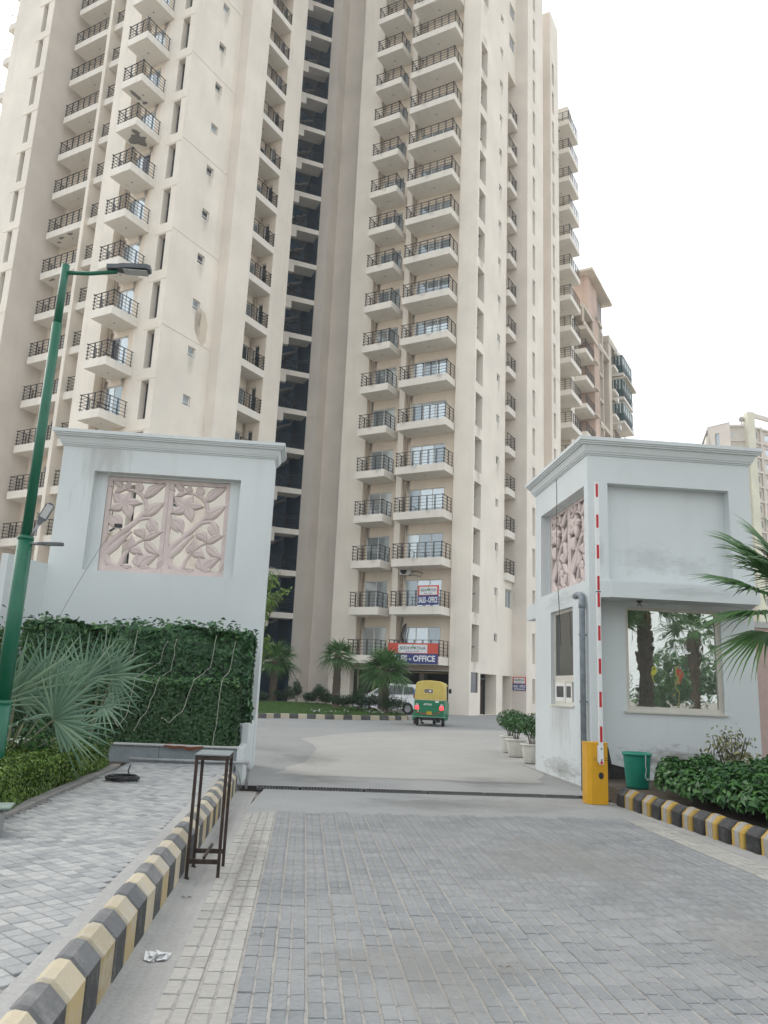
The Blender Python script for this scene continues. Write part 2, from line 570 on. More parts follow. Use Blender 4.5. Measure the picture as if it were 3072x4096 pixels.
xs = [-.66, .02, 1.0, 1.98, 2.93, 3.90, 4.42]
gl = ['steel drain grating at the open end of the trough by the white wall', 'second steel drain grating from the white planter wall', 'third steel drain grating from the white planter wall',
      'fourth steel drain grating from the white planter wall', 'fifth steel drain grating from the white planter wall', 'short steel drain grating touching the yellow barrier cabinet']
for i in range(6):
    x0, x1 = xs[i]+.02, xs[i+1]-.02
    t = thing('drain_grating', gl[i], 'grating', ((x0+x1)/2, 12.71, 0), 0, 'gratings across the drive')
    h = (x1-x0)/2
    b = MB()
    b.box(-h, h, -.165, -.135, -.03, .004); b.box(-h, h, .135, .165, -.03, .004)
    b.box(-h, -h+.025, -.135, .135, -.03, .004); b.box(h-.025, h, -.135, .135, -.03, .004)
    b.build('frame', GRATE, t)
    k = int((x1-x0-.05)/.045)
    b = MB()
    for j in range(k):
        xx = -h+.025+(j+.6)*(2*h-.05)/k
        b.box(xx-.009, xx+.009, -.134, .134, -.028, 0)
    b.build('bars', GRATE, t)

# ---- driveway setts
drive = tag(MB().box(-.63, 4.95, 2.2, 10.62, -.12, -.009).build('driveway', JOINT), kind='structure')
SW, SL = .183, .186
def sett_mesh(name, m, seed, w=SW-.012, l=SL-.003):
    """split-faced sett: two ribs with a sand-filled groove between them, cross ripples on top"""
    r = random.Random(seed)
    xs_ = [0, .006, w*.44, w*.46, w*.54, w*.56, w-.006, w]
    zx = [-.016, 0, 0, -.005, -.005, 0, 0, -.016]
    ys_ = [0, .004, l*.27, l*.5, l*.74, l-.004, l]
    zy = [-.012, 0, -.0005, -.0035, -.0005, 0, -.012]
    nx = len(xs_)
    vs = []
    for y, c in zip(ys_, zy):
        for x, a in zip(xs_, zx):
            z = a if a < -.001 else c
            if c < -.01: z = min(z, c)
            if z > -.004: z += r.uniform(-.0022, .0022)
            vs.append((x-w/2, y-l/2, z))
    bb = MB()
    for j in range(len(ys_)-1):
        for i in range(nx-1):
            bb.mi = 1 if i == 3 else 0
            bb.add([vs[j*nx+i], vs[j*nx+i+1], vs[(j+1)*nx+i+1], vs[(j+1)*nx+i]], [(0, 1, 2, 3)])
    me = bb.mesh(name, [m, GROOVE])
    bm = bmesh.new(); bm.from_mesh(me); bmesh.ops.remove_doubles(bm, verts=bm.verts, dist=1e-5); bm.to_mesh(me); bm.free()
    return me
gm = [sett_mesh('sett', SETTG, k) for k in range(4)]
cm = [sett_mesh('cream_sett', SETTC, 20+k) for k in range(3)]
cells = []
ncol = int(round((4.27+.26)/SW))
for c in range(ncol):
    x = -.26 + (c+.5)*(4.27+.26)/ncol
    off = rng.uniform(0, SL)
    y = 2.3 + off
    while y < 10.38 + .0465*(x+.3):
        cells.append((x, y))
        y += SL
cells.sort(key=lambda p: (p[0]-.3)**2*.6 + (p[1]-3.4)**2 + (100 if p[1] < 3.75 else 0))
def place_piece(name, me, parent, x, y, z, rz=0):
    o = link(name, me, parent, (x, y, z), rz)
    o.rotation_euler = (rng.uniform(-.012, .012), rng.uniform(-.012, .012), rz + rng.uniform(-.01, .01))
    return o
for (x, y) in cells[:300]:
    place_piece('sett', rng.choice(gm), drive, x+rng.uniform(-.003, .003), y, rng.uniform(-.004, .002))
def join_copies(name, me, items, m, parent):
    """many copies of one small mesh as one joined part"""
    co = np.empty(len(me.vertices)*3, np.float32); me.vertices.foreach_get('co', co); co = co.reshape(-1, 3)
    qi = np.array([p.vertices[:] for p in me.polygons], np.int32)
    V = []; Q = []
    for k, (x, y, z, a) in enumerate(items):
        ca, sa = math.cos(a), math.sin(a)
        p = co.copy()
        p[:, 0] = co[:, 0]*ca - co[:, 1]*sa + x
        p[:, 1] = co[:, 0]*sa + co[:, 1]*ca + y
        p[:, 2] += z
        V.append(p); Q.append(qi + k*len(co))
    nm = np_mesh(name, np.concatenate(V), np.concatenate(Q), m)
    if len(me.materials) > 1:
        nm.materials.append(me.materials[1])
        mi = np.empty(len(me.polygons), np.int32); me.polygons.foreach_get('material_index', mi)
        nm.polygons.foreach_set('material_index', np.tile(mi, len(items)))
    o = link(name, nm, parent)
    return tag(o, kind='stuff')
join_copies('setts', gm[0], [(x, y, rng.uniform(-.003, .002), rng.uniform(-.012, .012)) for x, y in cells[300:]], SETTG, drive)
for (xa, nc, y1) in ((-.63, 2, 10.38), (4.275, 2, 10.6)):
    for c in range(nc):
        y = 2.9 + rng.uniform(0, SL)
        while y < y1-.05:
            xx = xa+(c+.5)*.184
            place_piece('cream_sett', rng.choice(cm), drive, xx, y, rng.uniform(-.002, .002))
            y += SL
b = MB(); b.quad((4.645, 2.2, -.003), (5.2, 2.2, -.003), (4.76, 12.2, -.003), (4.645, 12.2, -.003))
struct('gutter_right', b, GUTC)

# ---- concave concrete gutter between kerb and setts
b = MB()
prof = [(-.905, .0), (-.86, -.018), (-.78, -.030), (-.70, -.024), (-.655, -.012), (-.618, -.006)]
yy = [2.2] + [3+i*.9 for i in range(11)] + [12.17]
b.smooth = True
for (y0, y1) in zip(yy, yy[1:]):
    for (p, q) in zip(prof, prof[1:]):
        b.quad((p[0], y0, p[1]), (q[0], y0, q[1]), (q[0], y1, q[1]), (p[0], y1, p[1]))
struct('gutter_left', b, GUTC)

# ---- left footpath
PZ = .28
path = tag(MB().box(-2.62, -1.05, 2.0, 12.99, -.1, PZ-.012).build('footpath', JOINTD), kind='structure')
BL, BW = .1, .1
def brick_mesh(name, m, l, w, g=.0022, e=.004):
    bb = MB()
    vs = []
    for (a, z) in ((0, -.012), (0, -.004), (e, 0)):
        vs += [(-l/2+g+a, -w/2+g+a, z), (l/2-g-a, -w/2+g+a, z), (l/2-g-a, w/2-g-a, z), (-l/2+g+a, w/2-g-a, z)]
    fs = [(8, 9, 10, 11)]
    for k in range(2):
        for i in range(4):
            fs.append((k*4+i, k*4+(i+1) % 4, k*4+4+(i+1) % 4, k*4+4+i))
    bb.add(vs, fs)
    return bb.mesh(name, m)
brm = brick_mesh('path_brick', TILEG, BL, BW)
ang = math.radians(-47)
ca, sa = math.cos(ang), math.sin(ang)
bricks = []
for i in range(-130, 130):
    for j in range(-80, 80):
        # square blocks laid on the diagonal
        a = j*BL
        c = i*BW
        x, y = -1.9 + a*ca - c*sa, 7.5 + a*sa + c*ca
        if -2.56 < x < -1.13 and 2.6 < y < 12.94:
            bricks.append((x, y))
bricks.sort(key=lambda p: p[1] + (50 if p[1] < 3.7 + (-1.1-p[0])*.9 else 0))
for (x, y) in bricks[:300]:
    o = place_piece('path_brick', brm, path, x, y, PZ+rng.uniform(-.002, .002), ang)
join_copies('path_bricks', brm, [(x, y, PZ+rng.uniform(-.002, .002), ang) for x, y in bricks[300:]], TILEG, path)
b = MB()
b.box(-1.145, -1.03, 2.0, 12.96, .15, PZ+.002)
struct('path_edge_mortar', b, GUTC)
b = MB()
y = 2.2
while y < 12.0:
    b.box(-2.70, -2.585, y, y+.9, .1, PZ+.035+rng.uniform(-.006, .006), None, .008)
    y += .906
struct('bed_edging', b, JOINTD)

# ---- kerbs
def kerb_mesh(name, mats, L=.267):
    bb = MB()
    prof = [(0, -.06), (0, .215), (-.078, .292), (-.125, .300), (-.155, .288), (-.155, -.06)]
    e = .014
    n = len(prof)
    rings = []
    for yy_, s in ((-L/2, e), (-L/2+e, 0), (L/2-e, 0), (L/2, e)):
        rings.append([(p[0]-(s if i < 3 else 0), yy_, p[1]-(s if 0 < i < 5 else 0)) for i, p in enumerate(prof)])
    vs = [p for r in rings for p in r]
    for k in range(3):
        for i in range(n-1):
            bb.mi = 0 if i == 0 else 1
            bb.add([vs[k*n+i], vs[(k+1)*n+i], vs[(k+1)*n+i+1], vs[k*n+i+1]], [(3, 2, 1, 0)])
    bb.mi = 0
    bb.add(vs[:n], [tuple(range(n))]); bb.add(vs[3*n:], [tuple(range(n-1, -1, -1))])
    return bb.mesh(name, mats)
k_black = kerb_mesh('kerb_block', [KBLACK, KGREY])
k_yel = kerb_mesh('kerb_block', [KYEL, KYELW])
k_och = kerb_mesh('kerb_block', [KYELW, KYELW])
kl = thing('kerb', 'faded black and cream painted kerb along the paved footpath', 'kerb', (0, 0, 0))
y, i = 3.05, 0
while y < 12.1:
    o = link('kerb_block', k_black if i % 2 == 0 else rng.choice([k_yel, k_yel, k_och]), kl, (-.9, y, rng.uniform(-.006, .004)))
    o.rotation_euler = (rng.uniform(-.012, .012), rng.uniform(-.01, .01), rng.uniform(-.015, .015))
    y += .281; i += 1
# right kerb: black and ochre with bare centres
k_blackr = kerb_mesh('kerb_block', [KJET, KDARK], .262)
k_ochr = kerb_mesh('kerb_block', [KOCHRE, KOCHRE], .262)
def bare_mesh(seed):
    r = random.Random(seed)
    pr = [(.0035, .02), (.0035, .1), (.0035, .212), (-.076, .2955), (-.123, .3035)]
    L_, R_ = [], []
    bb = MB()
    for k, p in enumerate(pr):
        L_.append((p[0], -.062+r.uniform(-.018, .018), p[1])); R_.append((p[0], .062+r.uniform(-.018, .018), p[1]))
    for k in range(4):
        bb.quad(L_[k], R_[k], R_[k+1], L_[k+1])
    return bb.mesh('bare_patch', KBARE)
kr = thing('kerb', 'black and ochre painted kerb around the shrub bed by the barrier', 'kerb', (0, 0, 0))
y, i = 11.80, 0
while y > 5.0:
    x = 4.70 + (11.9-y)*.055
    o = link('kerb_block', k_blackr if i % 2 == 0 else k_ochr, kr, (x, y, rng.uniform(-.05, -.04)))
    o.rotation_euler = (0, 0, math.pi - .055 + rng.uniform(-.02, .02))
    if i % 2: link('bare_patch', bare_mesh(i), o)
    y -= .268; i += 1
b = MB()
b.add([(4.93, 12.16, .17), (9.5, 12.16, .17), (9.5, 4.5, .17), (5.33, 4.5, .17)], [(3, 2, 1, 0)])
b.box(4.93, 8.6, 12.15, 13.9, -.05, .172)
struct('shrub_bed', b, SOIL)
b = MB(); b.add([(-2.68, 2.0, .27), (-2.68, 12.98, .27), (-9, 12.98, .27), (-9, 2.0, .27)], [(0, 1, 2, 3)])
struct('planting_bed', b, SOIL)

# drifts of sand and dark marks on the drive, films a few millimetres above it
for i, (x0, x1, y0, y1, z, m_) in enumerate(((.4, 3.2, 10.45, 12.45, .003, ST_DARK), (1.6, 4.5, 10.6, 12.3, .0045, ST_SAND), (-.6, 1.4, 12.95, 14.9, .004, ST_SAND), (2.0, 4.8, 13.1, 15.4, .006, ST_DARK), (-.85, 1.2, 15.2, 19.5, .03, ST_DARK),
                                             (1.2, 4.2, 6.0, 9.8, .006, ST_SAND), (-.1, 1.8, 3.6, 6.2, .0065, ST_SAND), (2.4, 4.2, 4.0, 6.8, .007, ST_SAND), (-.62, -.2, 5.0, 10.2, .0055, ST_DARK), (-.89, -.66, 6.0, 12.0, -.004, ST_DARK))):
    tag(stain('ground_stain', [(x0, y0, z), (x1, y0, z), (x1, y1, z), (x0, y1, z)], m_), kind='structure')
# ------------------------------------------------------------------ walls with openings
def wall(mb, P0, P1, z0, z1, holes=(), rev_mi=None):
    """vertical wall P0->P1 (outward normal on the right-hand side); holes: (a0, a1, h0, h1, depth)"""
    p0 = Vector((P0[0], P0[1], 0)); d = Vector((P1[0]-P0[0], P1[1]-P0[1], 0))
    L = d.length; d.normalize()
    nrm = Vector((d.y, -d.x, 0))
    A = sorted({0.0, L} | {round(h[0], 4) for h in holes} | {round(h[1], 4) for h in holes})
    Z = sorted({z0, z1} | {round(h[2], 4) for h in holes} | {round(h[3], 4) for h in holes})
    A = [a for a in A if -1e-6 <= a <= L+1e-6]; Z = [z for z in Z if z0-1e-6 <= z <= z1+1e-6]
    def P(a, z, dd=0.0):
        q = p0 + d*a - nrm*dd
        return (q.x, q.y, z)
    H = [(h[0]-1e-4, h[1]+1e-4, h[2]-1e-4, h[3]+1e-4) for h in holes]
    for a0, a1 in zip(A, A[1:]):
        zs = None
        for h0, h1 in zip(Z, Z[1:]):
            inh = any(h[0] <= a0 and a1 <= h[1] and h[2] <= h0 and h1 <= h[3] for h in H)
            if inh:
                if zs is not None: mb.quad(P(a0, zs), P(a1, zs), P(a1, h0), P(a0, h0)); zs = None
            elif zs is None: zs = h0
        if zs is not None: mb.quad(P(a0, zs), P(a1, zs), P(a1, z1), P(a0, z1))
    keep = mb.mi
    if rev_mi is not None: mb.mi = rev_mi
    for h in holes:
        a0, a1, h0, h1, dd = h
        if dd <= 0: continue
        mb.quad(P(a0, h0), P(a1, h0), P(a1, h0, dd), P(a0, h0, dd))
        mb.quad(P(a0, h1, dd), P(a1, h1, dd), P(a1, h1), P(a0, h1))
        mb.quad(P(a0, h0), P(a0, h0, dd), P(a0, h1, dd), P(a0, h1))
        mb.quad(P(a1, h0, dd), P(a1, h0), P(a1, h1), P(a1, h1, dd))
    mb.mi = keep

def cornice(mb, ring, z0, steps):
    """ring: closed plan polygon (ccw); steps: list of (offset, z) building stacked mouldings"""
    def off(o):
        out = []
        n = len(ring)
        for i in range(n):
            a, p, c = Vector(ring[i-1]), Vector(ring[i]), Vector(ring[(i+1) % n])
            d1 = (p-a).normalized(); d2 = (c-p).normalized()
            n1 = Vector((d1.y, -d1.x)); n2 = Vector((d2.y, -d2.x))
            m = (n1+n2)/(1+n1.dot(n2))
            out.append(p + m*o)
        return out
    prev = [(p[0], p[1], z0) for p in ring]
    n = len(ring)
    for (o, z) in steps:
        cur = [(p[0], p[1], z) for p in off(o)]
        for i in range(n):
            j = (i+1) % n
            mb.add([prev[i], prev[j], cur[j], cur[i]], [(0, 1, 2, 3)])
        prev = cur
    mb.add(prev, [tuple(range(n))])

CORN = [(.02, 0), (.02, .03), (.045, .03), (.045, .06), (.06, .06), (.10, .15), (.10, .175), (.14, .175), (.14, .205), (.165, .205), (.165, .235), (.19, .235), (.19, .30)]

# ------------------------------------------------------------------ carved floral screen
def screen_mesh():
    """one carved panel, 1 x 1.6 units (x right, z up), thickness along y; drawn from the photograph's left panel"""
    W, Hh = 1.19, 1.88
    TL, TR, BL_, BR_ = (400, 365), (835, 385), (325, 1020), (770, 1030)
    def m(px, py):
        v = .5; u = .5
        for _ in range(12):
            # invert the bilinear panel outline
            xl = TL[0]+(BL_[0]-TL[0])*v; xr = TR[0]+(BR_[0]-TR[0])*v
            u = (px-xl)/(xr-xl)
            yt = TL[1]+(TR[1]-TL[1])*u; yb = BL_[1]+(BR_[1]-BL_[1])*u
            v = (py-yt)/(yb-yt)
        return (-W/2+u*W, (1-v)*Hh)
    mb = MB()
    T = .035
    # frame
    fw = .085
    mb.box(-W/2, -W/2+fw, -T, T, 0, Hh); mb.box(W/2-fw, W/2, -T, T, 0, Hh)
    mb.box(-W/2+fw, W/2-fw, -T, T, Hh-.075, Hh); mb.box(-W/2+fw, W/2-fw, -T, T, 0, .11)
    mb.smooth = True
    def leaf(p0, p1, w, bend=0.0, d=.0, n=9):
        a = Vector(m(*p0)); c = Vector(m(*p1))
        ax = c-a; L = ax.length; ax.normalize(); sd = Vector((-ax.y, ax.x))
        w = w*1.22/435*W
        vs, fs = [], []
        for i in range(n+1):
            t = i/n
            mid = a + ax*(L*t) + sd*(bend*L*math.sin(math.pi*t))
            hw = w*math.sin(math.pi*min(1, t**.75))*.5
            hw = max(hw, .004)
            for (k, y) in ((-1, -.012), (-.55, -.034), (-.12, -.044), (0, -.030), (.12, -.044), (.55, -.034), (1, -.012)):
                q = mid+sd*(hw*k)
                vs.append((q.x, y-d-.012, q.y))
            for k in (1, 0, -1):
                q = mid+sd*(hw*k)
                vs.append((q.x, .03-abs(k)*.01, q.y))
        m_ = 10
        for i in range(n):
            for k in range(m_):
                k2 = (k+1) % m_
                fs.append((i*m_+k, i*m_+k2, (i+1)*m_+k2, (i+1)*m_+k))
        mb.add(vs, fs)
    def stem(pts, ws, d=0.0):
        P_ = []
        for p in pts:
            x, z = m(*p); P_.append((x, -d, z))
        # smooth the polyline
        Q, R_ = [], []
        for i in range(len(P_)-1):
            a = Vector(P_[max(i-1, 0)]); b_ = Vector(P_[i]); c = Vector(P_[i+1]); e = Vector(P_[min(i+2, len(P_)-1)])
            for s in range(4):
                t = s/4
                Q.append(.5*((2*b_) + (c-a)*t + (2*a-5*b_+4*c-e)*t*t + (3*b_-a-3*c+e)*t**3))
                R_.append((ws[i]+(ws[i+1]-ws[i])*t)/435*W*.5)
        Q.append(Vector(P_[-1])); R_.append(ws[-1]/435*W*.5)
        n = 8
        vs, fs = [], []
        for i, p in enumerate(Q):
            dd = (Q[min(i+1, len(Q)-1)]-Q[max(i-1, 0)]).normalized()
            sd = Vector((-dd.z, 0, dd.x))
            for k in range(n):
                t = 2*math.pi*k/n
                vs.append(p + sd*(math.cos(t)*R_[i]) + Vector((0, math.sin(t)*.04, 0)))
        for i in range(len(Q)-1):
            for k in range(n):
                k2 = (k+1) % n
                fs.append((i*n+k, i*n+k2, (i+1)*n+k2, (i+1)*n+k))
        mb.add(vs, fs)
    stem([(350, 990), (365, 900), (400, 830), (480, 765), (560, 700), (630, 635), (662, 575), (640, 505), (585, 465), (520, 455), (440, 470)], [70, 64, 52, 46, 42, 40, 36, 30, 24, 18, 10])
    stem([(640, 505), (615, 455), (612, 400)], [20, 14, 8]); stem([(520, 455), (500, 420), (470, 385)], [16, 12, 8])
    stem([(365, 905), (400, 965), (470, 992), (540, 985)], [70, 52, 36, 20])
    stem([(370, 905), (440, 850), (500, 790), (560, 745)], [50, 60, 46, 14])
    stem([(470, 990), (500, 920), (545, 865), (600, 820), (660, 795)], [34, 34, 30, 26, 16])
    stem([(560, 690), (640, 655), (700, 655), (740, 690)], [22, 30, 26, 14])
    for p0, p1, w, bd in (((648, 515), (806, 415), 62, .10), ((650, 640), (800, 540), 66, .06), ((690, 655), (752, 752), 66, -.12), ((700, 660), (700, 762), 50, -.10),
                          ((575, 740), (650, 800), 62, .22), ((648, 805), (785, 745), 52, .10), ((650, 812), (765, 905), 58, -.05), ((548, 880), (640, 905), 56, .20),
                          ((612, 985), (598, 895), 62, .05), ((612, 985), (752, 905), 74, .12), ((612, 985), (690, 990), 40, .05), ((400, 640), (480, 740), 70, .16), ((405, 630), (450, 735), 40, -.1),
                          ((470, 385), (430, 410), 26, 0), ((440, 400), (495, 450), 34, .05), ((530, 455), (540, 395), 40, 0), ((612, 475), (612, 392), 52, 0), ((440, 475), (520, 455), 34, .1),
                          ((540, 870), (560, 770), 46, -.1), ((520, 880), (545, 800), 34, .1), ((560, 985), (490, 975), 36, .1), ((655, 585), (700, 600), 26, 0),
                          ((800, 400), (700, 395), 26, 0), ((780, 930), (740, 1000), 40, 0), ((385, 400), (430, 440), 40, 0)):
        leaf(p0, p1, w, bd)
    for p1, w in (((425, 482), 66), ((560, 478), 62), ((636, 552), 52), ((398, 600), 56), ((545, 660), 66)):
        leaf((512, 550), p1, w, .05, .018)
    x, z = m(512, 550)
    mb.add([(x+.03*math.cos(t), -.075, z+.03*math.sin(t)) for t in [k*math.pi/4 for k in range(8)]], [(7, 6, 5, 4, 3, 2, 1, 0)])
    return mb.mesh('carved_screen', PINKP)
screen = screen_mesh()

# ------------------------------------------------------------------ left gate tower
gt = thing('gate_tower', 'white gate wall with recessed pink floral screens and moulded cornice', 'gate wall', (-2.94, 15.55, 0))
def L(o):   # a part given in world coordinates, hung on the gate tower
    o.parent = gt; o.matrix_parent_inverse = Matrix.Translation((2.94, -15.55, 0)); return o
X0, X1, Y0, Y1, ZT = -4.99, -.885, 15.25, 15.9, 5.92
b = MB()
wall(b, (X0, Y0), (X1, Y0), -.1, ZT, [(X0*0+(-4.35-X0), -1.52-X0, 3.50, 5.45, .17)])
wall(b, (X1, Y0), (X1, Y1), -.1, ZT)
wall(b, (X1, Y1), (X0, Y1), -.1, ZT, [(X1+1.73, X1+4.12, 3.56, 5.42, 0)])
wall(b, (X0, Y1), (X0, Y0), -.1, ZT)
# back of the recess, with the opening that the screens fill
wall(b, (-4.35, Y0+.17), (-1.52, Y0+.17), 3.5, 5.45, [(.23, 2.62, 3.52, 5.41, Y1-Y0-.17)])
L(b.build('wall', WHITEW))
b = MB(); cornice(b, [(X0, Y0), (X1, Y0), (X1, Y1), (X0, Y1)], ZT, [(o, ZT+z) for o, z in CORN]); L(b.build('cornice', WHITEW))
for xc in (-3.52, -2.325):
    o = L(link('carved_screen', screen)); o.location = (xc, Y0+.245, 3.525)
# floodlight clipped to the screen with its wire
b = MB(); b.box(-3.86, -3.72, Y0+.02, Y0+.09, 4.36, 4.43, None, .01); b.bar((-3.86, Y0+.06, 4.34), (-3.95, Y0+.06, 4.28), .03); L(b.build('floodlight', RAILB))
b = MB()
p = [(-3.88, Y0+.03, 4.3)] + [(-3.88-.75*t-.04*math.sin(3*t), Y0-.02-.3*t, 4.3-1.95*t) for t in (.2, .4, .6, .8, 1)]
b.tube(p, .0035, 4); L(b.build('wire', RAILB))
# wing wall coming forward on the left
b = MB()
b.prism([(X0+.001, Y0+.3), (X0+.001, Y0+.001), (-5.03, Y0-.14), (-5.30, 14.12), (-5.42, 14.14), (-5.25, 15.4)][::-1], -.1, 3.57)
L(b.build('wing_wall', WHITEW))
# white flank of the stepped planter
b = MB()
b.prism([(12.97, -.25), (15.25, -.25), (15.25, .86), (13.66, .875), (13.66, .555), (12.97, .545)], -1.0, -.895, 'x')
L(b.build('planter_flank', WHITEW))

pl = thing('stepped_planter', 'two-step grey stone planter with pale coping before the white gate wall', 'planter', (-2.9, 13.6, 0))
def LP_(o):
    o.parent = pl; o.matrix_parent_inverse = Matrix.Translation((2.9, -13.6, 0)); return o
b = MB(); b.box(-4.6, -1.002, 12.99, 13.10, .1, .52); LP_(b.build('lower_face', GREYST))
b = MB(); b.box(-4.6, -1.002, 12.95, 13.10, .521, .555, None, .008); LP_(b.build('lower_coping', COPING))
b = MB(); b.box(-4.6, -1.002, 13.66, 13.76, .3, .835); LP_(b.build('upper_face', GREYST))
b = MB(); b.box(-4.6, -1.002, 13.63, 15.245, .836, .865, None, .006); LP_(b.build('upper_coping', COPING))
b = MB(); b.quad((-4.6, 13.1, .50), (-1.0, 13.1, .50), (-1.0, 13.66, .50), (-4.6, 13.66, .50)); LP_(b.build('soil', SOIL))
# joints of the facing slabs
b = MB()
for x in (-4.0, -3.1, -2.2, -1.35): b.box(x-.004, x+.004, 12.987, 12.9895, .28, .52)
LP_(b.build('slab_joint', DARKIN))

# ------------------------------------------------------------------ gatehouse on the right
gh = thing('gatehouse', 'white guard house with large glazed window, cornice and pink floral screens', 'gatehouse', (6.4, 15, 0))
def Gh(o):
    o.parent = gh; o.matrix_parent_inverse = Matrix.Translation((-6.4, -15, 0)); return o
GX0, GX1, GY0, GY1, GZ = 4.88, 7.98, 13.40, 16.72, 5.88
b = MB()
# upper front with its blind recess
wall(b, (GX0, GY0), (GX1, GY0), 3.28, GZ, [(.37, 2.68, 3.60, 5.37, .2)])
b.quad((GX0+.37, GY0+.2, 3.6), (GX0+2.68, GY0+.2, 3.6), (GX0+2.68, GY0+.2, 5.37), (GX0+.37, GY0+.2, 5.37))
# soffit, pier, lower front set back
b.quad((GX0+.2, GY0, 3.28), (GX0+.2, 13.9, 3.28), (GX1, 13.9, 3.28), (GX1, GY0, 3.28))
wall(b, (GX0, GY0), (GX0+.2, GY0), -.1, 3.28)
wall(b, (GX0+.2, GY0), (GX0+.2, 13.9), -.1, 3.28)
wall(b, (GX0+.2, 13.9), (GX1+.22, 13.9), -.1, 3.28, [(5.73-5.08, 7.55-5.08, 1.34, 3.19, .10)])
wall(b, (GX1, GY0), (GX1, GY1), 3.28, GZ)
wall(b, (GX1+.22, 13.9), (GX1+.22, GY1), -.1, 3.28)
b.quad((GX1, GY0, 3.281), (GX1, GY1, 3.281), (GX1+.22, GY1, 3.281), (GX1+.22, 13.9, 3.281))
wall(b, (GX1+.22, GY1), (GX0, GY1), -.1, 3.28); wall(b, (GX1, GY1), (GX0, GY1), 3.28, GZ)
# flank along the drive: screen recess above, guard window below (walk from back to front)
wall(b, (GX0, GY1), (GX0, GY0), -.1, GZ, [(GY1-16.3, GY1-13.6, 3.58, 5.34, .17), (GY1-15.64, GY1-14.29, 1.38, 3.19, .10)])
wall(b, (GX0+.17, 16.3), (GX0+.17, 13.6), 3.58, 5.34, [(.06, 2.46, 3.6, 5.3, .2)])
b.quad((GX0+.37, 16.3, 3.6), (GX0+.37, 13.6, 3.6), (GX0+.37, 13.6, 5.34), (GX0+.37, 16.3, 5.34))
Gh(b.build('wall', WHITEW))
b = MB(); b.prism([(5.03, 13.4), (5.24, 13.24), (GX1-.02, 13.24), (GX1-.02, 13.401), (5.03, 13.401)], 3.27, 3.56); Gh(b.build('ledge', WHITEW))
b = MB(); cornice(b, [(GX0, GY0), (GX1, GY0), (GX1, GY1), (GX0, GY1)], GZ, [(o, GZ+z) for o, z in CORN]); Gh(b.build('cornice', WHITEW))
b = MB(); b.box(GX0+.02, GX0+.4, GY1, GY1+.78, 3.17, 3.5); Gh(b.build('rear_canopy', WHITEW))
b = MB(); b.box(6.35, 6.62, 14.2, 14.5, 6.18, 6.27); b.box(6.5, 6.75, 14.25, 14.45, 6.27, 6.33); Gh(b.build('roof_rubble', PATCH))
for yc in (15.64, 14.44):
    o = Gh(link('carved_screen', screen)); o.location = (GX0+.235, yc, 3.60); o.rotation_euler = (0, 0, -math.pi/2); o.scale = (1.0, 1, .905)
REFL = glassmat('gatehouse_mirror_glass', (.62, .64, .60), .015, .5, .92, .13)
GUARDG = glassmat('guard_window_glass', (.07, .072, .065), .02, 1.0, .5, .05)
FRAMEC = simple('cream_window_frame', (.60, .57, .50), .5, var=.06)
# large front window
w = Gh(MB().box(5.73, 7.55, 13.955, 13.995, 1.34, 1.42).build('window', FRAMEC))
b = MB()
b.box(5.73, 5.80, 13.955, 13.995, 1.42, 3.19); b.box(7.47, 7.55, 13.955, 13.995, 1.42, 3.19); b.box(5.80, 7.47, 13.955, 13.995, 3.14, 3.19); b.box(5.68, 7.6, 13.86, 13.955, 1.305, 1.339)
o = b.build('frame', FRAMEC); o.parent = w
o = MB().box(5.80, 7.47, 13.985, 13.99, 1.42, 3.14).build('pane', REFL); o.parent = w
# guard window
w = Gh(MB().box(4.955, 4.985, 14.29, 15.64, 1.80, 1.93).build('window', FRAMEC))
b = MB()
for (ya, yb, za, zb) in ((14.29, 14.36, 1.38, 3.19), (15.57, 15.64, 1.38, 3.19), (14.36, 15.57, 3.13, 3.19), (14.36, 15.57, 1.38, 1.44)):
    b.box(4.953, 4.987, ya, yb, za, zb if za > 1.5 or zb < 1.5 else zb)
b.box(4.86, 4.953, 14.25, 15.68, 1.345, 1.379)
o = b.build('frame', FRAMEC); o.parent = w
o = MB().box(4.97, 4.975, 14.36, 15.57, 1.93, 3.13).build('pane', GUARDG); o.parent = w
for (ya, yb, xx) in ((14.98, 15.57, 4.945), (14.62, 15.03, 4.965)):
    b = MB()
    b.box(xx, xx+.02, ya, ya+.07, 1.44, 1.80); b.box(xx, xx+.02, yb-.07, yb, 1.44, 1.80); b.box(xx, xx+.02, ya+.07, yb-.07, 1.44, 1.52); b.box(xx, xx+.02, ya+.07, yb-.07, 1.73, 1.80)
    o = b.build('sliding_sash', FRAMEW); o.parent = w
    o = MB().box(xx+.006, xx+.012, ya+.07, yb-.07, 1.52, 1.73).build('pane', PANED); o.parent = w
b = MB(); b.box(5.2, 5.25, 14.3, 15.6, 1.3, 1.9); o = b.build('dark_backing', DARKIN); o.parent = w  # solid dark sheet standing for the unlit room behind the sashes
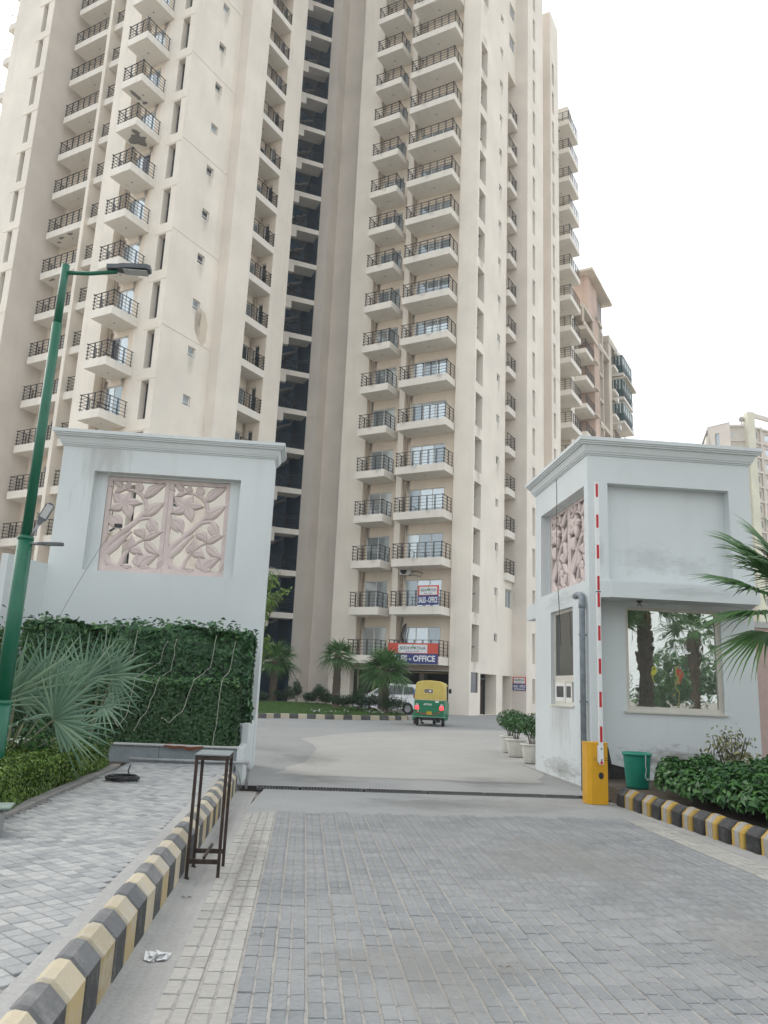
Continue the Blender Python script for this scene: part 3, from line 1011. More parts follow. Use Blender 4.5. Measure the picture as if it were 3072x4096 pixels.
# grey rainwater pipe
GPIPE = simple('grey_pipe', (.22, .25, .28), .55, var=.25, scale=9)
b = MB(); b.smooth = True
b.tube([(4.80, 13.86, 3.33), (4.80, 13.66, 3.335), (4.80, 13.585, 3.31), (4.80, 13.56, 3.22), (4.80, 13.56, 0.0)], .052, 12)
b.tube([(4.80, 13.90, 3.33), (4.80, 13.74, 3.333)], .062, 12); b.tube([(4.80, 13.56, 3.08), (4.80, 13.56, 3.2)], .062, 12)
b.smooth = False
for z in (1.45, 2.6): b.box(4.74, 4.88, 13.53, 13.59, z, z+.03)
Gh(b.build('rain_pipe', GPIPE))
b = MB(); b.tube([(5.9, 13.65, 3.279), (5.9, 13.65, 3.25)], .05, 12); b.bar((5.9, 13.65, 3.25), (5.93, 13.62, 3.17), .012); b.bar((5.9, 13.65, 3.25), (5.86, 13.62, 3.18), .012); Gh(b.build('ceiling_hook', RAILB))
b = MB(); b.tube([(4.86, 15.2, 6.15), (4.865, 15.16, 5.6), (4.862, 15.18, 4.4), (4.87, 15.12, 3.55), (4.868, 15.0, 2.9), (4.868, 14.95, 2.5)], .006, 5); Gh(b.build('wire', RAILB))
# dirt along the foot of the wall
b = MB(); b.box(4.845, 4.885, 13.4, 17.6, -.05, .035); Gh(b.build('skirting', GUTC))
# weathering on the guard house
def ghs(x0, x1, z0, z1, y, m_): Gh(stain('wall_stain', [(x0, y, z0), (x1, y, z0), (x1, y, z1), (x0, y, z1)], m_))
ghs(5.26, 6.95, 3.62, 4.45, GY0+.196, ST_GREY); ghs(6.3, 7.5, 3.62, 4.25, GY0+.195, ST_GREY); ghs(4.9, 5.24, 3.65, 4.5, GY0-.004, ST_GREY); ghs(5.5, 7.9, 3.28, 3.56, 13.236, ST_GREY)
ghs(5.15, 8.1, .15, .85, 13.895, ST_DIRT)
for (y0, y1, z0, z1, m_) in ((16.7, 13.42, -.02, .5, ST_DIRT), (16.6, 13.5, 3.1, 3.62, ST_GREY), (15.9, 14.1, .2, 1.36, ST_SOFT)):
    Gh(stain('wall_stain', [(GX0-.004, y0, z0), (GX0-.004, y1, z0), (GX0-.004, y1, z1), (GX0-.004, y0, z1)], m_))
for (x0, x1, z0, z1, m_) in ((-4.9, -3.4, 4.0, 5.9, ST_SOFT), (-1.45, -.9, .9, 2.4, ST_GREY)):
    L(stain('wall_stain', [(x0, Y0-.004, z0), (x1, Y0-.004, z0), (x1, Y0-.004, z1), (x0, Y0-.004, z1)], m_))
# neighbouring screen wall in pink with white leaf cut-outs, right of the guard house
nb = thing('boundary_wall', 'pink boundary wall with white leaf motifs beside the guard house', 'wall', (10.3, 14.6, 0))
b = MB(); b.box(-2.0, 3.5, 0, .2, -.1, 3.0); b.build('wall', simple('pink_wall_paint', (.50, .37, .33), .8, var=.08), nb)
b = MB(); b.box(-2.05, 3.55, -.04, .24, 3.0, 3.12); b.build('coping', COPING, nb)
LEAFW = simple('white_leaf_relief', (.72, .70, .66), .7)
for i in range(26):
    cx_, cz_ = -1.85 + (i % 9)*.5 + rng.uniform(-.1, .1), .6+(i//9)*.75+rng.uniform(-.15, .15)
    a_ = rng.uniform(.4, 1.9); l_ = rng.uniform(.14, .24)
    b = MB()
    q = [(cx_+math.cos(a_)*l_*t + math.sin(a_)*s, cz_+math.sin(a_)*l_*t-math.cos(a_)*s) for t, s in ((-1, 0), (-.3, .07), (.3, .06), (1, 0), (.3, -.03), (-.3, -.05))]
    b.add([(x, -.012, z) for x, z in q]+[(x, 0, z) for x, z in q], [(0, 1, 2, 3, 4, 5), (0, 6, 7, 1), (1, 7, 8, 2), (2, 8, 9, 3), (3, 9, 10, 4), (4, 10, 11, 5), (5, 11, 6, 0)])
    b.build('leaf_motif', LEAFW, nb)
# ------------------------------------------------------------------ main apartment tower
TA = .97191028 - math.pi/2
TO = (9.855, 47.813, 0)
ZTOP = 66.3
def BZ(k): return 6.09 + 3.05*k
KS = list(range(0, 20))

def railing_mesh(name, lines, posts=.62, ext=.10):
    """lines: list of ((x,y),(x,y)) plan segments at slab top z=0"""
    mb = MB()
    for i, (p, q) in enumerate(lines):
        p, q = Vector(p), Vector(q)
        d = (q-p); Ln = d.length; d.normalize()
        for z in (.13, .34, .55, .76):
            mb.bar((*(p-d*ext), z), (*(q+d*ext), z), .024, .022)
        mb.bar((*(p-d*ext), .98), (*(q+d*ext), .98), .05, .03)
        n = max(1, round(Ln/posts))
        for j in range(n+1):
            c = p+d*(Ln*j/n)
            mb.bar((c.x, c.y, -.02), (c.x, c.y, .965), .04, .03)
            if 0 < j < n:
                c = c+d*.07
                mb.bar((c.x, c.y, -.02), (c.x, c.y, .965), .028, .022)
    return mb.mesh(name, RAILB)

def slab_mesh(name, x0, x1, y0, y1, h=.5, spot=True):
    mb = MB(); mb.box(x0, x1, y0, y1, 0, h, None, .012)
    if spot:
        mb.mi = 1
        cx_, cy_ = (x0+x1)/2, (y0+y1)/2
        mb.add([(cx_+.06*math.cos(t), cy_+.06*math.sin(t), -.004) for t in [k*math.pi/4 for k in range(8)]], [(7, 6, 5, 4, 3, 2, 1, 0)])
    return mb.mesh(name, [SLABW, PATCH])

def balconies(parent, ks, rect, lines, spot=True, h=.5):
    sm = slab_mesh('balcony', *rect, h, spot); rm = railing_mesh('railing', lines)
    out = {}
    for k in ks:
        o = link('balcony', sm, parent, (0, 0, BZ(k)))
        link('railing', rm, o, (0, 0, h))
        out[k] = o
    return out

def window_meshes(w, h, n=2, axis='x', frame=.06, paned=None, sill=False, transom=None):
    """frame and panes for an opening w wide, h high, lower corner at origin, lying in the x (or y) plane"""
    mb = MB()
    def bx(a0, a1, z0, z1, t0, t1):
        if axis == 'x': mb.box(a0, a1, t0, t1, z0, z1)
        else: mb.box(-t1, -t0, a0, a1, z0, z1)
    bx(0, w, 0, frame, 0, .05); bx(0, w, h-frame, h, 0, .05)
    bx(0, frame, frame, h-frame, 0, .05); bx(w-frame, w, frame, h-frame, 0, .05)
    for i in range(1, n):
        bx(w*i/n-frame*.5, w*i/n+frame*.5, frame, h-frame, 0, .05)
    if transom: bx(frame, w-frame, transom-.025, transom+.025, .005, .045)
    fr = mb.mesh('window', FRAMEW)
    panes = []
    for i in range(n):
        mb = MB()
        bx(w*i/n+frame*.5, w*(i+1)/n-frame*.5, frame*.5, h-frame*.5, .02, .03)
        panes.append(mb)
    return fr, panes

def windows(parent, ks, loc, w, h, zoff, n=2, axis='x', mats=(PANE,), transom=None, seed=1):
    fr, panes = window_meshes(w, h, n, axis, transom=transom)
    r = random.Random(seed)
    cache = {}
    for k in ks:
        o = link('window', fr, parent, (loc[0], loc[1], BZ(k)+zoff))
        for i, p in enumerate(panes):
            mt = r.choice(mats)
            key = (i, mt.name)
            if key not in cache: cache[key] = p.mesh('pane', mt)
            link('pane', cache[key], o)

T = thing('apartment_tower', 'tall cream and taupe apartment tower with open stairwell and rows of black-railed balconies', 'apartment tower', TO, TA)

def tw(name, m, *walls, rev=None):
    mb = MB()
    for w_ in walls: wall(mb, *w_)
    return mb.build(name, m, T)

AL = KS
# far-left wing
tw('wall', CREAM, ((-30.5, -16.24), (-26.15, -16.24), -.3, ZTOP, [(30.5-27.3, 30.5-26.78, BZ(k)+.66, BZ(k)+3.0, .42) for k in AL]))
mb = MB()
sg_ = MB().box(-27.32, -26.76, -15.83, -15.80, .6, 3.02).mesh('slot_glazing', PANED)
for k in AL: link('slot_glazing', sg_, T, (0, 0, BZ(k)))
mb = MB()
sc_ = MB().box(-27.75, -26.13, -16.275, -16.235, 3.04, 3.10).mesh('groove_strip', CREAM)  # projecting strip stands for a groove, its shade drawing the dark line
for k in AL: link('groove_strip', sc_, T, (0, 0, BZ(k)))
tw('wall', TAUPE, ((-26.15, -16.24), (-26.15, -13.0), -.3, ZTOP))
tw('wall', BEIGE, ((-26.15, -13.0), (-22.05, -13.0), -.3, ZTOP, [(1.6, 3.4, BZ(k)+.5, BZ(k)+2.45, .12) for k in AL]))
windows(T, AL, (-24.55, -12.93), 1.8, 1.95, .5, 2, 'x', (PANE, PANED, PANEL), seed=3)
mb = MB(); mb.box(-22.05, -21.75, -14.66, -12.9, -.3, ZTOP); mb.build('fin', CREAM, T)
tw('wall', TAUPE, ((-21.75, -13.0), (-18.85, -13.0), -.3, ZTOP))
# nose of the left wing
tw('wall', CREAM, ((-18.85, -13.0), (-18.85, -15.95), -.3, ZTOP), ((-18.85, -15.95), (-17.15, -15.95), -.3, ZTOP))
tw('wall', BEIGE, ((-17.15, -15.95), (-17.15, -15.47), -.3, ZTOP), ((-17.15, -15.47), (-14.95, -15.47), -.3, ZTOP, [(.41, 1.85, BZ(k)+.5, BZ(k)+2.68, .12) for k in AL]))
windows(T, AL, (-16.74, -15.40), 1.44, 2.18, .5, 2, 'x', (PANE, PANEL, PANED, PANEL), seed=5)
tw('wall', CREAM, ((-14.95, -15.47), (-12.78, -15.47), -.3, ZTOP, [(1.13, 1.73, BZ(k)+.33, BZ(k)+2.66, .42) for k in AL]))
mb = MB()
sg_ = MB().box(-13.84, -13.2, -15.06, -15.03, .28, 2.7).mesh('slot_glazing', PANED)
for k in AL: link('slot_glazing', sg_, T, (0, 0, BZ(k)))
mb = MB()
sc_ = MB().box(-14.1, -12.76, -15.50, -15.465, 2.74, 2.80).mesh('groove_strip', CREAM)  # raised strip in place of the groove line over each slot
for k in AL: link('groove_strip', sc_, T, (0, 0, BZ(k)))
tw('wall', CREAM, ((-12.78, -15.47), (-12.78, -11.3), -.3, ZTOP, [(15.47-13.19, 15.47-12.57, BZ(k)+1.93, BZ(k)+2.56, .18) for k in AL]))
windows(T, AL, (-12.90, -13.19), .62, .63, 1.93, 1, 'y', (PANE, PANED), transom=.24, seed=6)
mb = MB()
sc_ = MB().box(-12.785, -12.755, -15.47, -11.31, -.09, -.05).mesh('groove_strip', CREAM)  # strip set proud of the wall to cast the groove's thin dark line
for k in (5, 7, 9, 11, 13): link('groove_strip', sc_, T, (0, 0, BZ(k)))
# a darker repair patch on the plaster
mb = MB()
pp = [(-12.9, .9), (-12.75, 1.75), (-12.4, 1.85), (-12.0, 1.6), (-11.75, .9), (-11.8, -.3), (-12.1, -.75), (-12.45, -.5), (-12.85, .2)]
mb.add([(-12.776, y, 21.9-z*-.9) for y, z in pp], [tuple(range(len(pp)))])
mb.build('repair_patch', plaster('repair_paint', (.66, .58, .47)), T)
tw('wall', TAUPE, ((-12.78, -11.3), (-12.0, -11.3), -.3, ZTOP))
tw('wall', CREAM, ((-12.0, -11.3), (-12.0, -9.25), -.3, ZTOP), ((-12.0, -9.25), (-13.85, -9.25), -.3, ZTOP))
# balcony bay between the piers
tw('wall', BEIGE, ((-13.85, -9.25), (-13.85, -6.3), -.3, ZTOP, [(1.5, 2.75, BZ(k)+.5, BZ(k)+2.4, .12) for k in AL]),
   ((-13.85, -6.3), (-12.55, -6.3), -.3, ZTOP, [(.3, .75, BZ(k)+.55, BZ(k)+2.5, .18) for k in AL]))
windows(T, AL, (-13.93, -7.75), 1.25, 1.9, .5, 2, 'y', (PANE, PANED), seed=7)
windows(T, AL, (-13.55, -6.20), .45, 1.95, .55, 1, 'x', (PANED, PANE), seed=8)
tw('wall', CREAM, ((-12.55, -6.3), (-12.55, -4.5), -.3, ZTOP), ((-12.55, -4.5), (-17.9, -4.5), -.3, ZTOP))
# stairwell
NX, NY = -.78, .626
SA, SB = Vector((-17.2, -2.7)), Vector((-14.12, 1.1))
def off2(p, o): return (p.x+NX*o, p.y+NY*o)
tw('wall', STAIRIN, (off2(SA, 3.9), off2(SB, 3.9), -.3, ZTOP), (off2(SB, 3.9), (-14.12, 1.1), -.3, ZTOP), ((-17.9, -4.5), off2(SA, 3.9), -.3, ZTOP))
tw('wall', TAUPE, ((-14.12, 1.1), (-13.25, 1.1), -.3, ZTOP))
tw('wall', TAUPE, ((-13.25, 1.1), (-13.25, 2.26), -.3, ZTOP), ((-13.25, 2.26), (-9.9, 2.26), -.3, ZTOP))
mb = MB()
sc_ = MB().prism([(-14.12, 1.08), (-13.23, 1.08), (-13.23, 2.26), (-13.25, 2.26), (-13.25, 1.1), (-14.12, 1.1)], -.12, -.09).mesh('groove_strip', TAUPE)  # raised strip whose shade stands for the plaster groove
for k in (0, 5, 12, 16): link('groove_strip', sc_, T, (0, 0, BZ(k)))
e_ = (SB-SA).normalized()
lm = MB()
lm.prism([(SA.x, SA.y), (SB.x, SB.y), off2(SB, 1.3), off2(SA, 1.3)], 0, .40)
mid = SA + e_*3.1
lm.prism([(SA.x, SA.y), (mid.x, mid.y), (mid.x+NX*.35, mid.y+NY*.35), (SA.x+NX*.35, SA.y+NY*.35)], -.62, -.001)
lmesh = lm.mesh('stair_landing', SLABW)
rl = railing_mesh('railing', [((SA.x+NX*.06, SA.y+NY*.06), (SB.x+NX*.06-.05, SB.y+NY*.06-.05))], 1.0, .06)
fl = MB()
def sl(o0, o1, t0, t1, z0, z1, th=.2):
    a, c = SA+e_*t0, SA+e_*t1
    pts = [off2(a, o0), off2(c, o0), off2(c, o1), off2(a, o1)]
    zz = [z0, z1, z1, z0]
    vs = [(p[0], p[1], z) for p, z in zip(pts, zz)]+[(p[0], p[1], z+th) for p, z in zip(pts, zz)]
    fl.add(vs, [(3, 2, 1, 0), (4, 5, 6, 7), (0, 1, 5, 4), (1, 2, 6, 5), (2, 3, 7, 6), (3, 0, 4, 7)])
sl(1.32, 2.4, 1.0, 4.4, 1.55, .1); sl(2.45, 3.6, 1.0, 4.4, 1.6, 3.0); sl(1.32, 3.6, -.3, 1.0, 1.45, 1.45)
flm = fl.mesh('stair_flight', plaster('stair_concrete', (.36, .36, .36)))
hr = MB()
a, c = off2(SA+e_*1.0, 1.34), off2(SA+e_*4.4, 1.34)
hr.bar((*a, 2.62), (*c, 1.2), .05)
for t in (.25, .5, .75): hr.bar((a[0]+(c[0]-a[0])*t, a[1]+(c[1]-a[1])*t, .6+1.4*(1-t)*.9), (a[0]+(c[0]-a[0])*t, a[1]+(c[1]-a[1])*t, 2.62-1.42*t), .03)
hrm = hr.mesh('handrail', RAILB)
for k in range(-1, 19):
    o = link('stair_landing', lmesh, T, (0, 0, BZ(k)))
    link('railing', rl, o, (0, 0, .4))
    o = link('stair_flight', flm, T, (0, 0, BZ(k)))
    link('handrail', hrm, o)
# central block
RW = .42
tw('wall', CREAM, ((-10.12, 2.26), (-10.12, 0), -.3, ZTOP), ((-10.12, 0), (-8.95, 0), -.3, ZTOP), ((-8.95, 0), (-8.18, 0), 2.75, ZTOP), ((-5.59, 0), (-5.17, 0), 2.75, ZTOP), ((-1.37, 0), (0, 0), -.3, ZTOP))
AC_ = [-1] + KS
tw('wall', BEIGE, ((-8.18, 0), (-8.18, RW), 2.75, ZTOP), ((-5.17, 0), (-5.17, RW), 2.75, ZTOP), ((-5.59, RW), (-5.59, 0), 2.75, ZTOP), ((-1.37, RW), (-1.37, 0), 2.75, ZTOP),
   ((-8.18, RW), (-5.59, RW), 2.75, ZTOP, [(.25, 2.04, BZ(k)+.5, BZ(k)+2.43, .12) for k in AC_]),
   ((-5.17, RW), (-1.37, RW), 2.75, ZTOP, [(.33, 2.98, BZ(k)+.5, BZ(k)+2.43, .12) for k in AC_]))
windows(T, AC_, (-7.93, RW+.07), 1.79, 1.93, .5, 2, 'x', (PANE, PANEL), seed=9)
windows(T, AC_, (-4.84, RW+.07), 2.65, 1.93, .5, 3, 'x', (PANEL, PANE, PANEL), seed=10)
# shaft side and right flank
SLT = [(.23, 1.41, BZ(k)-2.76, BZ(k)-.44, .95) for k in KS] + [(.23, 1.44, 1.5, 2.72, .95)]
SMW = [(4.02, 4.63, BZ(k)+1.78, BZ(k)+2.33, .16) for k in AC_]
DR = [(1.75, 4.55, .16, 2.69, .9), (5.7, 7.45, .16, 2.69, 1.6)]
tw('wall', CREAM, ((0, 0), (0, 5.78), 9.14, 50.2, [h for h in SLT+SMW if h[2] >= 9.14 and h[3] <= 50.2]),
   ((0, 0), (0, 7.5), -.3, 9.14, [h for h in SLT+SMW+DR if h[3] <= 9.14] + [(6.09, 7.45, 7.3, 8.6, .15)]),
   ((0, 0), (0, 7.5), 50.2, ZTOP, [h for h in SLT+SMW if h[2] >= 50.2] + [(6.0, 7.3, BZ(k)+1.0, BZ(k)+2.3, .15) for k in (15, 16, 17)]))
windows(T, AC_, (-.11, 4.02), .61, .55, 1.78, 2, 'y', (PANE, PANED), seed=11)
windows(T, [0], (-.1, 6.09), 1.36, 1.3, 1.21, 2, 'y', (PANE,), seed=12)
windows(T, [15, 16, 17], (-.1, 6.0), 1.3, 1.3, 1.0, 3, 'y', (PANE,), seed=12)
mb = MB(); mb.box(-1.3, -.93, .1, 1.6, -.3, ZTOP); mb.build('shaft_back', SHAFT, T)
# pipes and clutter in the service shaft
mb = MB()
mb.tube([(-.35, .42, 0), (-.35, .42, ZTOP)], .06, 8); mb.tube([(-.55, .62, 0), (-.55, .62, ZTOP)], .05, 8)
for k in KS:
    z = BZ(k)
    for q in range(5):
        zz = z-2.6+rng.random()*2.0
        mb.bar((-.35, .42, zz), (-.35+rng.uniform(-.2, .25), .42+rng.uniform(.1, .55), zz+rng.uniform(-.25, .25)), .07)
    mb.box(-.6, -.2, .35, .8, z-2.7, z-2.7+rng.uniform(.15, .5))
mb.build('service_pipe', simple('old_pipes', (.10, .095, .09), .7), T)
# entrance door, window and side lobby at the foot
mb = MB(); mb.box(-1.0, -.9, 1.7, 4.6, 0, 2.75); mb.build('lobby_wall', DARKIN, T)
mb = MB(); mb.box(-.85, -.7, 2.5, 3.6, .16, 2.0); mb.build('entrance_door', simple('brown_door', (.20, .13, .07), .6), T)
mb = MB(); mb.box(-.6, -.5, 1.75, 1.9, .16, 2.69); mb.box(-.6, -.5, 3.75, 3.9, .16, 2.69); mb.box(-.6, -.5, 1.9, 3.75, 2.35, 2.45); mb.build('entrance_frame', RAILB, T)
mb = MB(); mb.box(-1.7, -1.6, 5.6, 7.6, -.1, 2.8); mb.build('lobby_wall', TAUPE, T)
mb = MB(); mb.box(-.12, -.09, .2, 1.46, 1.47, 2.75); mb.build('foot_window', PANED, T)
# right-hand balcony bay, taupe return and outer pier
tw('wall', CREAM, ((0, 5.78), (-1.3, 5.78), 9.14, 50.2))
tw('wall', BEIGE, ((-1.3, 5.78), (-1.3, 7.5), 9.14, 50.2))
mb = MB(); mb.quad((0, 5.78, 9.141), (0, 7.5, 9.141), (-1.3, 7.5, 9.141), (-1.3, 5.78, 9.141)); mb.quad((0, 5.78, 50.2), (-1.3, 5.78, 50.2), (-1.3, 7.5, 50.2), (0, 7.5, 50.2)); mb.build('bay_ends', CREAM, T)
tw('wall', TAUPE, ((-1.3, 7.5), (1.05, 7.5), 9.14, 50.2), ((0, 7.5), (1.05, 7.5), -.3, 9.14), ((0, 7.5), (1.05, 7.5), 50.2, ZTOP))
SLR = [(1.28, 1.9, BZ(k)-2.45, BZ(k)-.35, .4) for k in KS]
tw('wall', CREAM, ((1.05, 7.5), (1.05, 9.78), -.3, ZTOP, SLR + [(1.28, 1.9, .9, 2.6, .4)]))
mb = MB()
sg_ = MB().box(.62, .66, 8.75, 9.45, -2.5, -.3).mesh('slot_glazing', SHAFT)
for k in [-1]+KS: link('slot_glazing', sg_, T, (0, 0, BZ(k)))
# hidden back and roof close the shell; roof added to block light from above
tw('back_wall', CREAM, ((1.05, 9.78), (1.05, 11.5), -.3, ZTOP), ((1.05, 11.5), (-31.5, 11.5), -.3, ZTOP), ((-31.5, 11.5), (-31.5, -12.6), -.3, ZTOP), ((-31.5, -12.6), (-30.5, -12.6), -.3, ZTOP), ((-30.5, -12.6), (-30.5, -16.24), -.3, ZTOP))
mb = MB(); mb.prism([(1.05, 7.5), (1.05, 11.5), (-31.5, 11.5), (-31.5, -12.6), (-30.5, -12.6), (-30.5, -16.24), (-26.15, -16.24), (-26.15, -13), (-18.85, -13), (-18.85, -15.95), (-17.15, -15.95), (-17.15, -15.47), (-12.78, -15.47), (-12.78, -11.3), (-12, -11.3), (-12, -9.25), (-12.55, -4.5), (-13.25, 2.26), (-10.12, 2.26), (-10.12, 0), (0, 0), (0, 7.5)], ZTOP, ZTOP+.3); mb.build('roof', CREAM, T)

# balconies, column by column
balconies(T, [-1]+KS, (-8.0, -5.8, -1.35, RW-.004), [((-7.92, -.0), (-7.92, -1.28)), ((-7.92, -1.28), (-5.88, -1.28)), ((-5.88, -1.28), (-5.88, -.0))])
balconies(T, [-1]+KS, (-4.98, -1.41, -1.35, RW-.004), [((-4.90, -.0), (-4.90, -1.28)), ((-4.90, -1.28), (-1.49, -1.28)), ((-1.49, -1.28), (-1.49, -.0))])
mb = MB(); mb.box(-9.78, -8.0, -1.35, -.002, 3.04, 3.50); mb.box(-5.8, -4.98, -1.35, -.002, 3.04, 3.50); mb.build('porch_slab', SLABW, T)
balconies(T, KS, (-13.84, -12.5, -9.24, -6.28), [((-12.58, -9.2), (-12.58, -6.36)), ((-12.58, -6.36), (-13.3, -6.36))])
cb = balconies(T, KS, (-16.35, -14.65, -17.42, -15.475), [((-16.28, -15.6), (-16.28, -17.35)), ((-16.28, -17.35), (-14.72, -17.35)), ((-14.72, -17.35), (-14.72, -15.6))])
lb = balconies(T, KS, (-25.75, -22.06, -14.45, -13.003), [((-25.68, -13.1), (-25.68, -14.38)), ((-25.68, -14.38), (-22.2, -14.38))])
balconies(T, KS, (-21.74, -18.9, -14.42, -13.003), [((-21.5, -13.1), (-21.5, -14.34)), ((-21.5, -14.34), (-18.95, -14.34))], False)
balconies(T, KS[1:14], (-1.29, .22, 5.79, 7.42), [((.15, 5.85), (.15, 7.34)), ((.15, 7.34), (-.6, 7.34))])
balconies(T, KS[12:], (-31.9, -30.51, -15.9, -14.4), [((-31.8, -14.5), (-31.8, -15.82)), ((-31.8, -15.82), (-30.6, -15.82))], False)
# spalled plaster under a few slabs
def spall(o, pts):
    n = len(pts); r = random.Random(n)
    mb = MB(); mb.add([(x, y, -.006) for x, y in pts], [tuple(range(n))]); mb.build('spalled_patch', PATCH, o)
def blob(cx_, cy_, rx, ry, n=14, seed=1):
    r = random.Random(seed)
    return [(cx_+rx*math.cos(-2*math.pi*i/n)*r.uniform(.6, 1.15), cy_+ry*math.sin(-2*math.pi*i/n)*r.uniform(.6, 1.15)) for i in range(n)]
spall(cb[9], blob(-15.6, -16.3, .62, .62, 16, 2)); spall(cb[9], blob(-15.2, -16.9, .25, .3, 12, 4))
spall(cb[10], blob(-15.95, -16.6, .16, .6, 16, 5)); spall(cb[10], blob(-15.9, -15.9, .2, .14, 12, 6))
spall(lb[8], blob(-24.6, -14.1, .35, .12, 12, 7)); spall(lb[8], blob(-23.6, -14.2, .3, .14, 12, 8)); spall(lb[8], blob(-25.2, -13.8, .2, .12, 12, 9))
spall(lb[7], blob(-24.9, -14.1, .3, .12, 12, 10)); spall(lb[7], blob(-23.3, -14.1, .25, .1, 12, 11))
# downpipes in the recess corners
mb = MB(); mb.smooth = True
mb.tube([(0, 0, 0), (0, 0, ZTOP)], .055, 8); dp_ = mb.mesh('downpipe', PIPEB)
for (x, y) in ((-8.02, RW-.09), (-5.02, RW-.09), (-16.95, -15.58), (-16.75, -15.56), (-13.70, -6.42)): link('downpipe', dp_, T, (x, y, 0))
# damp drips below the balcony corners and on the shaft side
for k in KS[:18]:
    for x in (-7.98, -4.95):
        if rng.random() < .85:
            ln = rng.uniform(.9, 2.1); w_ = rng.uniform(.25, .5)
            stain('damp_streak', [(x-.12, RW-.004, BZ(k)-ln), (x-.12+w_, RW-.004, BZ(k)-ln), (x-.12+w_, RW-.004, BZ(k)), (x-.12, RW-.004, BZ(k))], ST_DRIP, T)
    for (x, w_) in ((-16.9, .5), (-15.6, .6)):
        if rng.random() < .5: stain('damp_streak', [(x, -15.476, BZ(k)-1.0), (x+w_, -15.476, BZ(k)-1.0), (x+w_, -15.476, BZ(k)), (x, -15.476, BZ(k))], ST_DRIP, T)
    if rng.random() < .6: stain('damp_streak', [(.004, .1, BZ(k)-4.2), (.004, 1.5, BZ(k)-4.2), (.004, 1.5, BZ(k)-2.76), (.004, .1, BZ(k)-2.76)], ST_SOFT, T)
    if rng.random() < .6: stain('damp_streak', [(.004, 4.0, BZ(k)+.2), (.004, 4.7, BZ(k)+.2), (.004, 4.7, BZ(k)+1.78), (.004, 4.0, BZ(k)+1.78)], ST_SOFT, T)
    if rng.random() < .6: stain('damp_streak', [(-12.776, -13.3, BZ(k)+.3), (-12.776, -12.4, BZ(k)+.3), (-12.776, -12.4, BZ(k)+1.93), (-12.776, -13.3, BZ(k)+1.93)], ST_SOFT, T)
    for j, (xa, xb) in enumerate(((-8.0, -5.8), (-4.98, -1.41))):      # run-off on the balcony fascias
        if rng.random() < .6:
            c0 = rng.uniform(xa, xb-.9)
            stain('damp_streak', [(c0, -1.354, BZ(k)+.02), (c0+.9, -1.354, BZ(k)+.02), (c0+.9, -1.354, BZ(k)+.48), (c0, -1.354, BZ(k)+.48)], ST_SOFT, T)
# open parking under the central block
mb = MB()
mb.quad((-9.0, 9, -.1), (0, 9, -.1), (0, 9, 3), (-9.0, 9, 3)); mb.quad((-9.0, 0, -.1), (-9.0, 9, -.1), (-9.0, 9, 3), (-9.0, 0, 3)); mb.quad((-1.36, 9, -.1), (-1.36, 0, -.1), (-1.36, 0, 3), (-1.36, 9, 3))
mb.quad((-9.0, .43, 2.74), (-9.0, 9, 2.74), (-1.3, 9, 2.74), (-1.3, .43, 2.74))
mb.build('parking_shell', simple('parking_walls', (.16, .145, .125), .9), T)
mb = MB(); mb.box(-8.95, -1.36, -.02, .44, 2.72, 2.76); mb.box(-8.95, -8.45, .001, .5, -.3, 2.75); mb.build('parking_lintel', CREAM, T)
mb = MB()
cm_ = MB().box(0, .35, 0, .6, -.1, 2.74).mesh('column', CREAM)
for (x, y) in ((-5.6, .8), (-5.6, 4.5), (-3.2, 5.0)): link('column', cm_, T, (x, y, 0))
OCH = simple('ochre_fittings', (.30, .24, .13), .7)
MB().box(-6.9, -6.8, .35, .45, .1, 2.7).build('post', OCH, T); MB().tube([(-4.9, .3, 2.6), (-1.5, .3, 2.6)], .04, 6).build('ceiling_pipe', OCH, T); MB().box(-2.4, -1.5, 6.0, 6.1, .9, 2.2).build('notice_panel', OCH, T)
# ------------------------------------------------------------------ second tower behind the first
T2 = thing('apartment_tower', 'cream apartment tower standing behind the stairwell tower, its roofline in view', 'apartment tower', TO, TA)
def tw2(name, m, parent, *walls):
    mb = MB()
    for w_ in walls: wall(mb, *w_)
    return mb.build(name, m, parent)
Z2 = 62.5
tw2('wall', TAUPE, T2, ((-4, 13.7), (1.05, 13.7), -.3, Z2))
K2 = list(range(0, 18))
tw2('wall', CREAM, T2, ((1.05, 13.7), (1.05, 16.1), -.3, Z2, [(.5, 1.1, BZ(k)-2.55, BZ(k)-.35, .35) for k in K2]))
mb = MB()
sg_ = MB().box(.66, .70, 14.15, 14.85, -2.6, -.3).mesh('slot_glazing', SHAFT)
for k in K2: link('slot_glazing', sg_, T2, (0, 0, BZ(k)))
mb = MB()
sc_ = MB().box(1.045, 1.08, 13.7, 16.1, -.20, -.14).mesh('groove_strip', CREAM)
for k in (4, 7, 10, 12, 14): link('groove_strip', sc_, T2, (0, 0, BZ(k)))
tw2('wall', CREAM, T2, ((1.05, 16.1), (-1.4, 16.1), -.3, Z2), ((-4, 26), (-4, 13.7), -.3, Z2))
tw2('wall', BEIGE, T2, ((-1.4, 16.1), (-1.4, 22.8), -.3, 58.4, [(3.6, 5.4, BZ(k)+.5, BZ(k)+2.4, .12) for k in K2[:17]]))
windows(T2, K2[:17], (-1.48, 19.7), 1.8, 1.9, .5, 2, 'y', (PANE, PANED), seed=21)
tw2('wall', CREAM, T2, ((-1.4, 22.8), (.1, 22.8), -.3, 59.8), ((.1, 22.8), (.1, 24.0), -.3, 59.8), ((.1, 24), (-4, 26), -.3, 59.8), ((-1.4, 20), (-1.4, 22.8), 58.4, 59.8))
